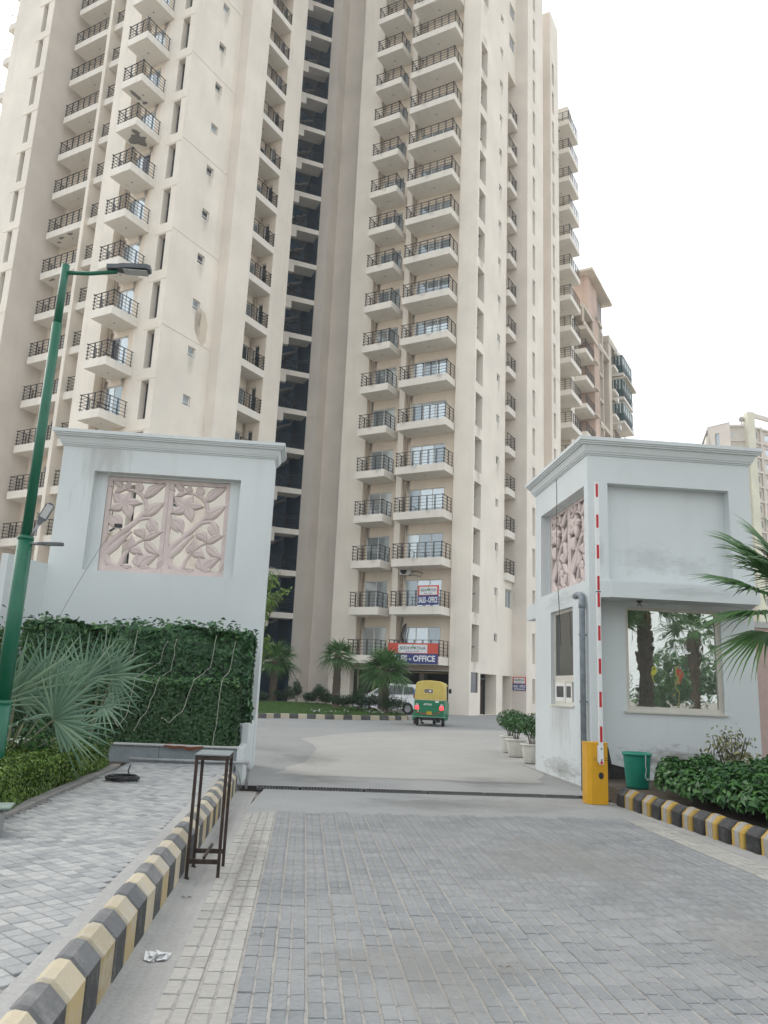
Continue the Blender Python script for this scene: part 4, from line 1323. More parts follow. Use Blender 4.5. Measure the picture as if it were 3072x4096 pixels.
mb = MB(); mb.prism([(-4, 13.7), (1.05, 13.7), (1.05, 16.1), (-1.4, 16.1), (-4, 16.1)], Z2, Z2+.15); mb.prism([(-4, 16.1), (-1.4, 16.1), (-1.4, 22.8), (.1, 22.8), (.1, 24), (-4, 26)], 58.4, 58.6); mb.build('roof', CREAM, T2)
b2 = balconies(T2, K2[:17], (-1.395, 1.12, 19.36, 22.74), [((-1.2, 19.43), (1.05, 19.43)), ((1.05, 19.43), (1.05, 22.66))])
spall(b2[16], blob(-.2, 19.9, .35, .3, 12, 3))

# ------------------------------------------------------------------ older, weathered pink block
OLDP = plaster('weathered_pink_paint', (.60, .455, .375), streak=.5, blotch=.14, dirt=(.25, .22, .20))
OLDC = plaster('weathered_cream_paint', (.66, .59, .50), streak=.5, blotch=.12, dirt=(.28, .25, .22))
OLDG = plaster('weathered_grey_paint', (.36, .32, .30), streak=.5, blotch=.2)
T3 = thing('apartment_block', 'older weathered pink apartment block with a flat overhanging roof slab', 'apartment block', TO, TA)
K3 = list(range(0, 12))
tw2('wall', OLDC, T3, ((-2.2, 28), (-2.2, 34.8), -.3, 42.2, [(3.8, 5.4, BZ(k)+.5, BZ(k)+2.4, .12) for k in K3]))
windows(T3, K3, (-2.28, 31.8), 1.6, 1.9, .5, 2, 'y', (PANED, PANE), seed=31)
tw2('wall', OLDP, T3, ((-2.2, 34.8), (-.6, 34.8), -.3, 42.2), ((-.6, 34.8), (-.6, 36.8), -.3, 42.2))
tw2('wall', OLDG, T3, ((-.9, 36.8), (-.9, 38.6), -.3, 43.5, [(.25, 1.55, BZ(k)+.4, BZ(k)+2.7, .2) for k in K3]), ((-1.9, 38.6), (-1.9, 41.6), -.3, 43.0))
mb = MB()
for k in range(0, 13): mb.box(-.95, -.55, 36.8, 38.7, BZ(k)-.15, BZ(k)+.12)
mb.box(-.9, -.55, 38.45, 38.7, -.3, 42); mb.box(-.9, -.55, 36.8, 36.95, -.3, 42)
for k in (6, 8, 11): mb.box(-2.0, -.5, 36.8, 41.7, BZ(k)+.1, BZ(k)+.5)
mb.build('ledge', OLDC, T3)
mb = MB()
lv_ = MB().box(-1.12, -1.08, 37.0, 38.5, .4, 2.7).mesh('louvre', simple('brown_louvre', (.17, .13, .11), .8))
for k in K3: link('louvre', lv_, T3, (0, 0, BZ(k)))
# head room and roof slab
tw2('wall', OLDP, T3, ((-7, 33.6), (-.9, 33.6), 42.2, 46.8), ((-.9, 33.6), (-.9, 37.6), 42.2, 46.8))
tw2('wall', OLDG, T3, ((-.9, 37.6), (-1.2, 37.6), 38, 46.8), ((-1.2, 37.6), (-1.2, 41.0), 38, 46.8), ((-1.2, 41), (-7, 41), 30, 46.8))
mb = MB(); mb.box(-8, -.1, 32.6, 41.9, 46.8, 47.05); mb.build('roof', OLDC, T3)
# open top storey with a parapet
mb = MB(); mb.box(-2.2, -.62, 30.6, 34.9, 41.6, 41.95); mb.box(-.82, -.62, 30.6, 30.8, 39.9, 41.6); mb.box(-.82, -.62, 34.6, 34.9, 39.9, 41.6); mb.box(-.76, -.66, 30.8, 34.6, 39.65, 40.2); mb.box(-2.3, -.45, 31.0, 36.4, 39.2, 39.64); mb.build('terrace', OLDC, T3)
balconies(T3, [k for k in K3 if k < 11], (-2.195, -.55, 31.1, 34.75), [((-2.0, 31.17), (-.62, 31.17)), ((-.62, 31.17), (-.62, 34.68))])
mb = MB()
ss_ = MB().box(-.549, -.2, 34.0, 35.3, .1, .3).mesh('sunshade', OLDC)
for k in K3[:11]: link('sunshade', ss_, T3, (0, 0, BZ(k)))
# second part of the block
tw2('wall', OLDC, T3, ((-1.9, 41.6), (-.6, 41.6), -.3, 43.0), ((-.6, 41.6), (-.6, 43.0), -.3, 43.0), ((-1.6, 43.0), (-1.6, 51.4), -.3, 42.2, [(1.0, 2.2, BZ(k)+.8, BZ(k)+2.4, .1) for k in K3] + [(3.2, 5.2, BZ(k)+.5, BZ(k)+2.4, .1) for k in K3]), ((-1.6, 51.4), (-8, 51.4), -.3, 42.2))
windows(T3, K3, (-1.66, 44.0), 1.2, 1.6, .8, 2, 'y', (PANE, PANEL), seed=33); windows(T3, K3, (-1.66, 46.2), 2.0, 1.9, .5, 3, 'y', (PANEL, PANE), seed=34)
mb = MB(); mb.box(-8, -.5, 41.5, 51.6, 42.2, 43.0); mb.build('parapet', OLDC, T3)
balconies(T3, [k for k in K3 if k < 12], (-1.595, -.3, 43.2, 45.2), [((-1.5, 43.27), (-.37, 43.27)), ((-.37, 43.27), (-.37, 45.1))], False, .35)
bb = balconies(T3, [k for k in K3 if k < 12], (-1.595, .15, 46.0, 51.3), [((-1.5, 46.07), (.08, 46.07)), ((.08, 46.07), (.08, 51.2))], False, .35)
for k in (9, 10, 11):     # verandas closed with glass
    mb = MB()
    for (x0, y0, x1, y1) in ((-1.5, 46.12, .02, 46.12), (.02, 46.12, .02, 51.2)):
        n = 4
        for i in range(n+1):
            x, y = x0+(x1-x0)*i/n, y0+(y1-y0)*i/n
            mb.bar((x, y, 1.35), (x, y, 2.7), .09)
        mb.bar((x0, y0, 2.68), (x1, y1, 2.68), .09)
    mb.build('glazing_frame', FRAMEW, bb[k])
    mb = MB(); mb.quad((-1.5, 46.16, .4), (0, 46.16, .4), (0, 46.16, 2.68), (-1.5, 46.16, 2.68)); mb.quad((-.01, 46.16, .4), (-.01, 51.2, .4), (-.01, 51.2, 2.68), (-.01, 46.16, 2.68))
    mb.build('glazing', glassmat('veranda_glass', (.10, .19, .20), .05, .9), bb[k])
mb = MB(); mb.box(-1.5, .5, 46, 51.8, 39.3, 39.5); mb.build('sunshade', OLDC, T3)
for (y, k) in ((43.6, 9), (43.8, 11), (44.6, 8)):
    mb = MB(); mb.box(-.42, -.1, y, y+.75, BZ(k)+1.9, BZ(k)+2.45, None, .03); mb.build('air_conditioner', FRAMEW, T3)

# ------------------------------------------------------------------ far block seen past the guard house
FARC = plaster('far_cream_paint', (.66, .60, .53), streak=.3, blotch=.08)
FARY = plaster('far_yellow_cream_paint', (.68, .66, .52), streak=.3)
T4 = thing('apartment_block', 'distant pale apartment block with a tall yellowish fin and open roof frame', 'apartment block', (0, 0, 0))
FK = [59.6-3.25*i for i in range(18)]
# left face, corner, set-back with little windows
tw2('wall', FARC, T4, ((82.6, 154.2), (83.05, 153.9), -.3, 57.4), ((83.05, 154.2), (85.75, 150), -.3, 59.5, [(1.6, 2.6, z-4.6, z-2.0, .3) for z in FK]))
mb = MB()
sg_ = MB().prism([(83.7, 153.7), (84.9, 151.85), (85.0, 151.95), (83.8, 153.8)], -4.6, -2.0).mesh('slot_glazing', PANE)
for z in FK: link('slot_glazing', sg_, T4, (0, 0, z))
tw2('wall', FARC, T4, ((85.75, 150), (86.5, 152.0), -.3, 59.5), ((86.5, 152.0), (89.6, 151.2), -.3, 59.5, [(.7, 1.15, z-2.6, z-1.9, .15) for z in FK]))
mb = MB()
sg_ = MB().prism([(87.2, 151.85), (87.7, 151.72), (87.7, 151.85), (87.2, 151.98)], -2.6, -1.9).mesh('window', PANE)
for z in FK: link('window', sg_, T4, (0, 0, z))
mb = MB()
sg_ = MB().prism([(86.6, 151.6), (89.6, 150.8), (89.6, 151.3), (86.6, 152.1)], -.55, -.1).mesh('sunshade', FARC)
for z in FK: link('sunshade', sg_, T4, (0, 0, z))
mb = MB(); mb.box(89.55, 91.15, 149.6, 151.5, -.3, 61.9); mb.build('fin', FARY, T4)
tw2('wall', FARC, T4, ((91.15, 151.4), (93.7, 152.4), -.3, 59.6, [(.35, 2.1, z-2.65, z-1.25, .2) for z in FK]), ((94.1, 152.6), (104, 156.5), -.3, 59.6, [(a, a+1.9, z-2.65, z-1.25, .2) for z in FK for a in (1.2, 4.2, 7.2)]))
mb = MB()
wa_ = MB().prism([(91.4, 151.72), (93.3, 152.45), (93.3, 152.55), (91.4, 151.82)], -2.65, -1.25).mesh('window', PANEL)
wb_ = MB().prism([(95.2, 153.25), (97.2, 154.04), (97.2, 154.12), (95.2, 153.33)], -2.65, -1.25).mesh('window', PANEL)
lg_ = MB().prism([(91.15, 150.9), (104, 156.0), (104, 156.6), (91.15, 151.5)], -.6, -.25).mesh('ledge', FARC)
for z in FK:
    link('window', wa_, T4, (0, 0, z)); link('ledge', lg_, T4, (0, 0, z))
    for q in range(3): link('window', wb_, T4, (q*2.79, q*1.10, z))
mb = MB()
mb.box(93.65, 94.15, 152.0, 152.8, -.3, 59.6); mb.prism([(91.1, 149.8), (104, 155), (104, 155.6), (91.1, 150.4)], 60.9, 61.8)
mb.build('roof_frame', FARC, T4)
tw2('back_wall', FARC, T4, ((104, 156.5), (104, 172), -.3, 59.6), ((104, 172), (90, 172), -.3, 59.6), ((90, 172), (82.6, 154.2), -.3, 57.4))
mb = MB(); mb.prism([(83.05, 154.2), (85.75, 150), (86.5, 152), (91.15, 151.4), (104, 156.5), (104, 172), (90, 172)], 59.3, 59.45); mb.build('roof', FARC, T4)
mb = MB(); mb.smooth = True; mb.lathe([(0, 0), (.5, .1), (.55, .6), (.3, 1.0), (0, 1.05)], (89.0, 151, 60.2), 12); mb.smooth = False; mb.bar((89, 151, 59.4), (89, 151, 60.3), .15); mb.build('roof_dish', OLDG, T4)
# ------------------------------------------------------------------ foliage helpers
def leaf_arrays(P, N, size, aspect=.5, droop=.25, spread=.9, fold=.18, seed=0, up=0.0):
    """one folded diamond leaf at every point P (n,3) facing roughly along N (n,3)"""
    r = np.random.default_rng(seed)
    n = len(P)
    N = N + r.normal(0, spread*.45, (n, 3))
    N /= np.linalg.norm(N, axis=1, keepdims=True)+1e-9
    D = r.normal(0, 1, (n, 3)); D[:, 2] += up-droop*2
    D -= N*(D*N).sum(1, keepdims=True)
    D /= np.linalg.norm(D, axis=1, keepdims=True)+1e-9
    S = np.cross(N, D)
    s = (size*r.uniform(.65, 1.3, n))[:, None]
    a = P - D*s*.5
    t = P + D*s*.5 - N*s*.12
    m = P - D*s*.05
    l = m + S*s*aspect*.5 + N*s*fold
    q = m - S*s*aspect*.5 + N*s*fold
    V = np.stack([a, q, t, l], 1).reshape(-1, 3)
    Q = np.arange(n*4).reshape(-1, 4)
    return V, Q

def hedge_points(x0, x1, y0, y1, z0, z1, dens, seed, faces=('top', 'front', 'right', 'left'), wob=.05, depth=.10):
    r = np.random.default_rng(seed)
    P, N = [], []
    def put(n, f):
        u, v = r.random(n), r.random(n)
        dd = r.random(n)**2*depth
        w = wob*(np.sin(u*(x1-x0+y1-y0)*5.1+seed)+np.sin(v*7.3+u*11+seed*2)+np.sin(u*(x1-x0+y1-y0)*2.0+v*3))*.5
        if f == 'top':
            p = np.stack([x0+u*(x1-x0), y0+v*(y1-y0), z1+w-dd], 1); nn = (0, 0, 1)
        elif f == 'front':
            p = np.stack([x0+u*(x1-x0), y0-w+dd, z0+v*(z1-z0)], 1); nn = (0, -1, .35)
        elif f == 'right':
            p = np.stack([x1+w-dd, y0+u*(y1-y0), z0+v*(z1-z0)], 1); nn = (1, 0, .35)
        else:
            p = np.stack([x0-w+dd, y0+u*(y1-y0), z0+v*(z1-z0)], 1); nn = (-1, 0, .35)
        P.append(p); N.append(np.tile(nn, (n, 1)).astype(float))
    ar = {'top': (x1-x0)*(y1-y0), 'front': (x1-x0)*(z1-z0), 'right': (y1-y0)*(z1-z0), 'left': (y1-y0)*(z1-z0)}
    for f in faces: put(int(ar[f]*dens), f)
    return np.concatenate(P), np.concatenate(N)

LEAF_LIME = leafmat('box_hedge_leaf', [(.05, .105, .016), (.10, .19, .028), (.19, .28, .045)], .45)
LEAF_DARK = leafmat('dark_hedge_leaf', [(.02, .06, .022), (.038, .10, .034), (.07, .16, .055)], .4)
LEAF_IVY = leafmat('ivy_leaf', [(.022, .07, .03), (.045, .125, .048), (.095, .215, .08)], .35)
LEAF_MID = leafmat('shrub_leaf', [(.022, .075, .02), (.042, .13, .032), (.085, .20, .045)], .38)
LEAF_BUSH = leafmat('bush_leaf', [(.016, .045, .018), (.03, .075, .03), (.06, .12, .048)], .5)
LEAF_VAR = leafmat('variegated_leaf', [(.20, .21, .09), (.36, .35, .19), (.12, .16, .05)], .5)
LEAF_BAM = leafmat('bamboo_leaf', [(.09, .16, .03), (.16, .25, .05), (.06, .13, .03)], .45, .3)
FAN_BLUE = leafmat('blue_fan_leaf', [(.10, .185, .125), (.155, .255, .17), (.22, .32, .21)], .55, .1)
FAN_GREEN = leafmat('green_fan_leaf', [(.038, .10, .03), (.07, .165, .048), (.11, .22, .068)], .45, .18)
DRYLEAF = simple('dry_frond', (.20, .15, .08), .8, var=.3)
BARK = concrete('palm_bark', (.07, .055, .042), (.17, .135, .105), 9, .9, .5, 1.0)
WOOD = simple('shrub_stem', (.09, .07, .05), .8, var=.3)
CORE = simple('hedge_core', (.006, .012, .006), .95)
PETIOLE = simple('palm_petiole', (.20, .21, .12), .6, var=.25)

def hedge(name, label, cat, box, dens, size, m, seed, aspect=.55, faces=('top', 'front', 'right', 'left'), wob=.05, depth=.1, group=None, inset=.09, lean=0.0):
    x0, x1, y0, y1, z0, z1 = box
    t = thing(name, label, cat, ((x0+x1)/2, (y0+y1)/2, z0), 0, group)
    c = np.array([(x0+x1)/2, (y0+y1)/2, z0])
    P, N = hedge_points(*box, dens, seed, faces, wob, depth)
    if lean:
        f = np.clip((z1-.35-P[:, 2])/(z1-.35-z0), 0, 1)
        P[:, 1] += np.where(P[:, 1] < (y0+y1)/2, lean*f, 0)
    V, Q = leaf_arrays(P-c, N, size, aspect, .3, .9, .15, seed)
    tag(link('leaves', np_mesh('leaves', V, Q, m), t), kind='stuff')
    MB().box(x0+inset-c[0], x1-inset-c[0], y0+inset+lean-c[1], y1-inset-c[1], 0, z1-z0-inset).build('dark_core', CORE, t)  # near-black box stands for the deep shade behind the leaves
    return t

def bush(name, label, cat, c, rx, ry, rz, n, size, m, seed, stems=5, aspect=.5, group=None, loose=.25):
    """rounded shrub: leaf shells on several overlapping lobes, visible stems"""
    t = thing(name, label, cat, c, 0, group)
    r = np.random.default_rng(seed)
    k = 7
    lob = r.normal(0, .38, (k, 3)); lob[:, 2] = np.abs(lob[:, 2])*.9
    which = r.integers(0, k, n)
    d = r.normal(0, 1, (n, 3)); d /= np.linalg.norm(d, axis=1, keepdims=True)
    rad = (1-r.random(n)**2*.55)*r.uniform(.45, .75, n)
    P = lob[which] + d*rad[:, None]*(.55+loose)
    P = P*np.array([rx, ry, rz*.55]) + np.array([0, 0, rz*.5])
    P[:, 2] = np.clip(P[:, 2], .03, None)
    V, Q = leaf_arrays(P, d + np.array([0, 0, .3]), size, aspect, .2, .9, .15, seed)
    tag(link('leaves', np_mesh('leaves', V, Q, m), t), kind='stuff')
    mb = MB()
    rr = random.Random(seed)
    for i in range(stems):
        a = rr.uniform(0, 6.28); l = rr.uniform(.3, .75)
        mb.tube([(.03*math.cos(a), .03*math.sin(a), 0), (rx*l*.5*math.cos(a), ry*l*.5*math.sin(a), rz*.4), (rx*l*math.cos(a), ry*l*math.sin(a), rz*.8)], [.014, .010, .005], 5)
    mb.build('stem', WOOD, t)
    return t

def fan(acc, hub, ax, nrm, R, nseg=26, spread=3.6, droop=.25, wid=1.0, seed=0, fused=.42):
    """palmate fan leaf"""
    r = random.Random(seed)
    ax = Vector(ax).normalized(); nrm = Vector(nrm); nrm = (nrm-ax*nrm.dot(ax)).normalized()
    hub = Vector(hub)
    dth = spread/nseg
    for i in range(nseg):
        th = -spread/2 + (i+.5)*dth + r.uniform(-.02, .02)
        d = Matrix.Rotation(th, 3, nrm) @ ax
        sd = nrm.cross(d)
        edge = abs(th)/(spread/2)
        Rl = R*(1-.30*edge**2)*r.uniform(.9, 1.06)
        tip = r.uniform(.6, 1.5)
        ring = []
        for s in (0, .2, fused, .72, .9, 1.0):
            if s <= fused: w = s*Rl*math.tan(dth/2)*1.05
            else: w = fused*Rl*math.tan(dth/2)*1.05*((1-s)/(1-fused))**.8
            w = max(w*wid, .0012)
            c = hub + d*(Rl*s) + Vector((0, 0, -1))*(droop*R*s**2.6*tip) + nrm*(.10*R*math.sin(s*2.6)*(1-.6*edge))
            ring.append((c - sd*w - nrm*w*.35, c + nrm*w*.35, c + sd*w - nrm*w*.35))
        b = len(acc[0])
        for q in ring: acc[0].extend([tuple(p) for p in q])
        for k in range(len(ring)-1):
            o = b+k*3
            acc[1].append((o, o+1, o+4, o+3)); acc[1].append((o+1, o+2, o+5, o+4))

def fan_mesh(name, acc, m):
    return np_mesh(name, np.array(acc[0], np.float32), np.array(acc[1], np.int32), m)

def palm(name, label, loc, trunk_h, r0, r1, nfan, R, seed, pet=.55, group=None, extra=(), low=-.5, high=1.35, dr=.30, wid=1.0, nseg=28, spr=3.5):
    t = thing(name, label, 'palm tree', loc, 0, group)
    r = random.Random(seed)
    mb = MB()
    prof = [(r0*1.25, -.15), (r0*1.1, .1), (r0, .4)] + [(r0+(r1-r0)*k/6, .4+(trunk_h-.4)*k/6) for k in range(1, 7)] + [(r1*.5, trunk_h+.12)]
    mb.lathe(prof, (0, 0, 0), 14)
    # old leaf bases
    z = .25; a = 0
    while z < trunk_h+.05:
        rad = r0+(r1-r0)*min(1, z/trunk_h)
        for j in range(6):
            an = a + j*math.pi/3 + r.uniform(-.15, .15)
            w = rad*.42; h = r.uniform(.10, .20); o = rad*.96
            c, s = math.cos(an), math.sin(an)
            out = r.uniform(.02, .07)
            P_ = [(o*c-s*w, o*s+c*w, z), (o*c+s*w, o*s-c*w, z), ((o+out)*c+s*w*.5, (o+out)*s-c*w*.5, z+h), ((o+out)*c-s*w*.5, (o+out)*s+c*w*.5, z+h), (o*.9*c, o*.9*s, z+h*.9)]
            mb.add(P_, [(1, 0, 3, 2), (0, 4, 3), (1, 2, 4), (3, 4, 2)])
        a += .55; z += .105
    mb.build('trunk', BARK, t)
    acc = ([], []); pm = MB()
    items = [(i*2.39996, high + (low-high)*((i+.5)/nfan)**.9, pet*r.uniform(.8, 1.15), R*r.uniform(.85, 1.1)) for i in range(nfan)] + list(extra)
    for i, (az, el, pl_, RR) in enumerate(items):
        d = Vector((math.cos(az)*math.cos(el), math.sin(az)*math.cos(el), math.sin(el)))
        hub = Vector((0, 0, trunk_h)) + d*pl_
        pm.tube([(d.x*.04, d.y*.04, trunk_h-.08), tuple(Vector((0, 0, trunk_h))+d*pl_*.5+Vector((0, 0, .04))), tuple(hub)], [.022, .014, .010], 5)
        side = d.cross(Vector((0, 0, 1)))
        if side.length < .1: side = Vector((1, 0, 0))
        nrm = side.cross(d).normalized() + Vector((r.uniform(-.35, .35), r.uniform(-.35, .35), r.uniform(-.2, .2)))
        fan(acc, hub, d, nrm, RR, nseg, r.uniform(spr-.5, spr+.5), dr + .8*dr*max(0, -el+.4), wid, seed*100+i)
    pm.build('petiole', PETIOLE, t)
    tag(link('crown', fan_mesh('crown', acc, FAN_GREEN), t), kind=None)
    # hanging dry fronds under the crown
    dm = MB()
    for i in range(9):
        an = r.uniform(0, 6.28); c, s = math.cos(an), math.sin(an)
        dm.tube([(r1*c, r1*s, trunk_h-.05), ((r1+.12)*c, (r1+.12)*s, trunk_h-.2), ((r1+.14)*c, (r1+.14)*s, trunk_h-.2-r.uniform(.15, .5))], [.012, .02, .004], 4)
    dm.build('dry_frond', DRYLEAF, t)
    return t

# ------------------------------------------------------------------ hedges and bed on the left
hedge('box_hedge', 'low clipped yellow-green hedge along the footpath edging', 'hedge', (-3.42, -2.68, 4.4, 11.95, .28, .66), 5200, .042, LEAF_LIME, 1, .6, ('top', 'front', 'right'), .035, .08)
ch = hedge('clipped_hedge', 'dark clipped hedge growing in the lower step of the stone planter', 'hedge', (-4.5, -1.06, 13.03, 13.68, .52, 1.50), 4200, .055, LEAF_DARK, 2, .6, ('top', 'front', 'right'), .03, .1)
th = hedge('ivy_hedge', 'tall dark ivy-like hedge in the upper step against the white gate wall', 'hedge', (-4.72, -.99, 13.72, 14.75, .86, 2.36), 1700, .12, LEAF_IVY, 3, .75, ('top', 'front', 'right', 'left'), .06, .14, lean=.28)
# paler leaves along the clipped rims, top light put into their colour
for (nm, par, x0, x1, y0, y1, z, n_, sz) in (('lit_rim_leaves', th, -4.72, -.99, 13.70, 13.95, 2.30, 900, .11), ('lit_rim_leaves', ch, -4.5, -1.06, 12.98, 13.2, 1.49, 1500, .055)):
    r_ = np.random.default_rng(int(n_)); P = np.stack([r_.uniform(x0, x1, n_), r_.uniform(y0, y1, n_), z+r_.normal(0, .045, n_)], 1)
    P[:, 0] += -par.location[0]; P[:, 1] += -par.location[1]; P[:, 2] += -par.location[2]
    V, Q = leaf_arrays(P, np.tile((0, -.6, .8), (n_, 1)), sz, .65, .1, .7, .15, int(n_))
    tag(link(nm, np_mesh(nm, V, Q, LEAF_MID), par), kind='stuff')
# loose sprays standing above the clipped top
P = []; N = []
for i in range(46):
    x = -4.7+rng.random()*3.7; y = 13.8+rng.random()*.8
    hh = rng.uniform(.03, .17)
    for k in range(12):
        P.append((x+2.855+rng.uniform(-.12, .12), y-14.265+rng.uniform(-.1, .1), 1.5+hh*(k/9)+rng.uniform(-.02, .02))); N.append((0, -.4, 1))
V, Q = leaf_arrays(np.array(P), np.array(N), .105, .6, .2, .8, .15, 44)
tag(link('spray', np_mesh('spray', V, Q, LEAF_IVY), th), kind='stuff')
# fairy-light wires hanging over the hedges
WIREW = simple('fairy_light_wire', (.42, .42, .36), .6)
wl = [[(-3.35, 13.55, 2.36), (-3.37, 13.62, 1.95), (-3.42, 13.66, 1.72), (-3.4, 12.95, 1.56), (-3.42, 12.93, 1.2)],
      [(-2.85, 13.6, 2.3), (-2.9, 13.65, 1.9), (-3.0, 13.66, 1.7), (-3.02, 12.95, 1.55), (-2.95, 12.94, .95), (-2.85, 12.93, .8)],
      [(-2.35, 13.6, 2.15), (-2.45, 13.66, 1.8), (-2.60, 13.66, 1.7), (-2.66, 12.95, 1.55), (-2.72, 12.93, 1.0), (-2.85, 12.93, .8), (-3.0, 12.94, 1.0)],
      [(-2.2, 13.62, 2.2), (-2.24, 13.66, 1.7), (-2.3, 12.95, 1.55), (-2.42, 12.93, 1.1), (-2.6, 12.93, .75)],
      [(-1.55, 13.66, 2.3), (-1.6, 13.6, 1.75), (-1.68, 13.66, 1.7), (-1.76, 12.95, 1.55), (-1.9, 12.93, 1.05), (-2.08, 12.93, .88), (-2.2, 12.94, .95)],
      [(-1.22, 13.68, 2.2), (-1.28, 13.66, 1.72), (-1.33, 12.95, 1.55), (-1.36, 12.93, .9), (-1.38, 12.93, .58)]]
wlab = ['pale fairy-light wire over the hedge beside the blue fan palm', 'pale fairy-light wire looping low beneath the left screen', 'pale fairy-light wire swinging in a wide loop over the lower hedge',
        'pale straight fairy-light wire over the middle of the hedge', 'pale fairy-light wire ending in a loop near the right of the hedge', 'pale fairy-light wire hanging straight at the hedge end by the white flank']
for p, lb_ in zip(wl, wlab):
    mb = MB()
    q = []
    for i in range(len(p)-1):
        for s in range(4):
            f = s/4
            q.append(tuple(p[i][c]+(p[i+1][c]-p[i][c])*f + (rng.uniform(-.012, .012) if c != 1 else -.01) for c in range(3)))
    q.append(p[-1])
    mb.tube(q, .0042, 4)
    for s in q[::2]: mb.box(s[0]-.006, s[0]+.006, s[1]-.008, s[1]+.006, s[2]-.008, s[2]+.008)
    tag(mb.build('fairy_light_wire', WIREW), lb_, 'light string', 'fairy light wires on the hedges')

# ------------------------------------------------------------------ blue fan palms behind the low hedge
def fan_palm(loc, specs, label, seed):
    t = thing('fan_palm', label, 'palm plant', loc, 0, 'blue fan palms in the left bed')
    acc = ([], []); pm = MB()
    for i, (hub, ax, nrm, R, ns, sp) in enumerate(specs):
        h = Vector(hub)-Vector(loc)
        fan(acc, h, ax, nrm, R*1.02, int(ns*.66), sp*.92, .10, 1.0, seed+i, .30)
        b0 = Vector((rng.uniform(-.08, .08), rng.uniform(-.08, .08), 0))
        pm.tube([tuple(b0), tuple(b0+(h-b0)*.5+Vector((0, 0, .06))), tuple(h)], [.022, .016, .011], 5)
    pm.build('petiole', PETIOLE, t)
    link('crown', fan_mesh('crown', acc, FAN_BLUE), t)
    return t
fan_palm((-3.55, 10.2, .3), [((-2.93, 9.9, 1.02), (.85, -.25, .55), (.25, -.95, .25), .86, 30, 3.9), ((-3.47, 10.1, 1.28), (.55, -.2, .8), (.3, -.9, .2), .85, 30, 4.2), ((-3.75, 10.3, 1.3), (-.5, -.2, .9), (-.2, -.9, .2), .8, 26, 3.6),
                            ((-3.25, 10.4, 1.45), (.35, .1, 1), (.35, -.85, .1), .72, 26, 2.6), ((-3.3, 9.9, .95), (.3, -.6, .1), (.1, -.7, .7), .55, 24, 3.4), ((-3.1, 10.25, 1.2), (.7, -.05, .75), (.5, -.8, .1), .8, 28, 2.8), ((-2.85, 10.2, .85), (.9, -.2, .05), (.1, -.85, .5), .6, 26, 3.2), ((-3.6, 9.8, 1.15), (.1, -.3, 1.0), (0, -.95, .3), .75, 26, 3.4)], 'large blue-green fan palm beside the green lamp post', 300)
fan_palm((-3.02, 11.7, .3), [((-2.62, 11.25, 1.56), (.75, -.2, .25), (.3, -.95, .1), .62, 28, 4.6), ((-2.98, 11.2, 1.48), (.3, -.1, 1), (.1, -.98, .1), .74, 28, 3.4), ((-3.2, 11.5, 1.35), (-.4, -.1, .95), (-.1, -.95, .1), .7, 26, 3.2),
                            ((-2.75, 11.4, 1.15), (.8, -.3, -.1), (.2, -.8, .5), .55, 24, 3.6), ((-2.8, 11.3, 1.6), (.35, 0, 1), (.6, -.7, .1), .66, 26, 2.2), ((-3.15, 11.35, 1.2), (-.2, -.4, .8), (-.1, -.9, .3), .7, 26, 3.4)], 'smaller blue-green fan palm standing before the dark planter hedge', 400)
bush('broadleaf_shrub', 'small glossy shrub between the box hedge and the fan palms', 'shrub', (-2.95, 11.35, .28), .42, .4, .55, 420, .085, LEAF_MID, 51)
bush('broadleaf_shrub', 'glossy shrub at the foot of the large fan palm near the lamp post', 'shrub', (-3.35, 10.3, .28), .45, .4, .6, 420, .085, LEAF_MID, 52)
bush('broadleaf_shrub', 'leafy shrub rising beside the wing of the gate wall', 'shrub', (-4.75, 12.6, .28), .6, .5, 2.1, 1500, .10, LEAF_MID, 53)

# ------------------------------------------------------------------ right shrub bed
rb = thing('shrub_row', 'dense green broadleaf shrubs filling the kerbed bed', 'shrubs', (6.2, 10.2, .17))
r_ = np.random.default_rng(5)
P = []; N = []
for i in range(190):
    cy_ = r_.uniform(6.4, 11.95); cx_ = 5.16 + (11.9-cy_)*.05 + .42*max(0.0, cy_-11.0) + r_.random()**1.4*3.3
    h = r_.uniform(.44, .66) + .07*(cx_-5.2)
    n = 230
    d = r_.normal(0, 1, (n, 3)); d /= np.linalg.norm(d, axis=1, keepdims=True); d[:, 2] = np.abs(d[:, 2])*1.0-.25
    rad = (1-r_.random(n)**2*.5)[:, None]
    p = np.array([cx_, cy_, .17+h*.45]) + d*rad*np.array([.27, .27, h*.56])
    p[:, 2] = np.clip(p[:, 2], .24, None)
    P.append(p); N.append(d+np.array([0, 0, .4]))
P = np.concatenate(P); N = np.concatenate(N)
V, Q = leaf_arrays(P-np.array([6.2, 10.2, .17]), N, .105, .48, .15, .8, .14, 61)
tag(link('leaves', np_mesh('leaves', V, Q, LEAF_MID), rb), kind='stuff')
tag(rb, kind='stuff')
bush('variegated_shrub', 'sparse cream-variegated shrub against the guard house wall', 'shrub', (6.98, 12.75, .17), .48, .34, 1.05, 330, .095, LEAF_VAR, 71, 9, .45, None, .45)
bush('variegated_shrub', 'low pale yellow shrub at the bed end below the large window', 'shrub', (7.15, 12.1, .17), .5, .3, .62, 420, .08, LEAF_VAR, 72, 6)

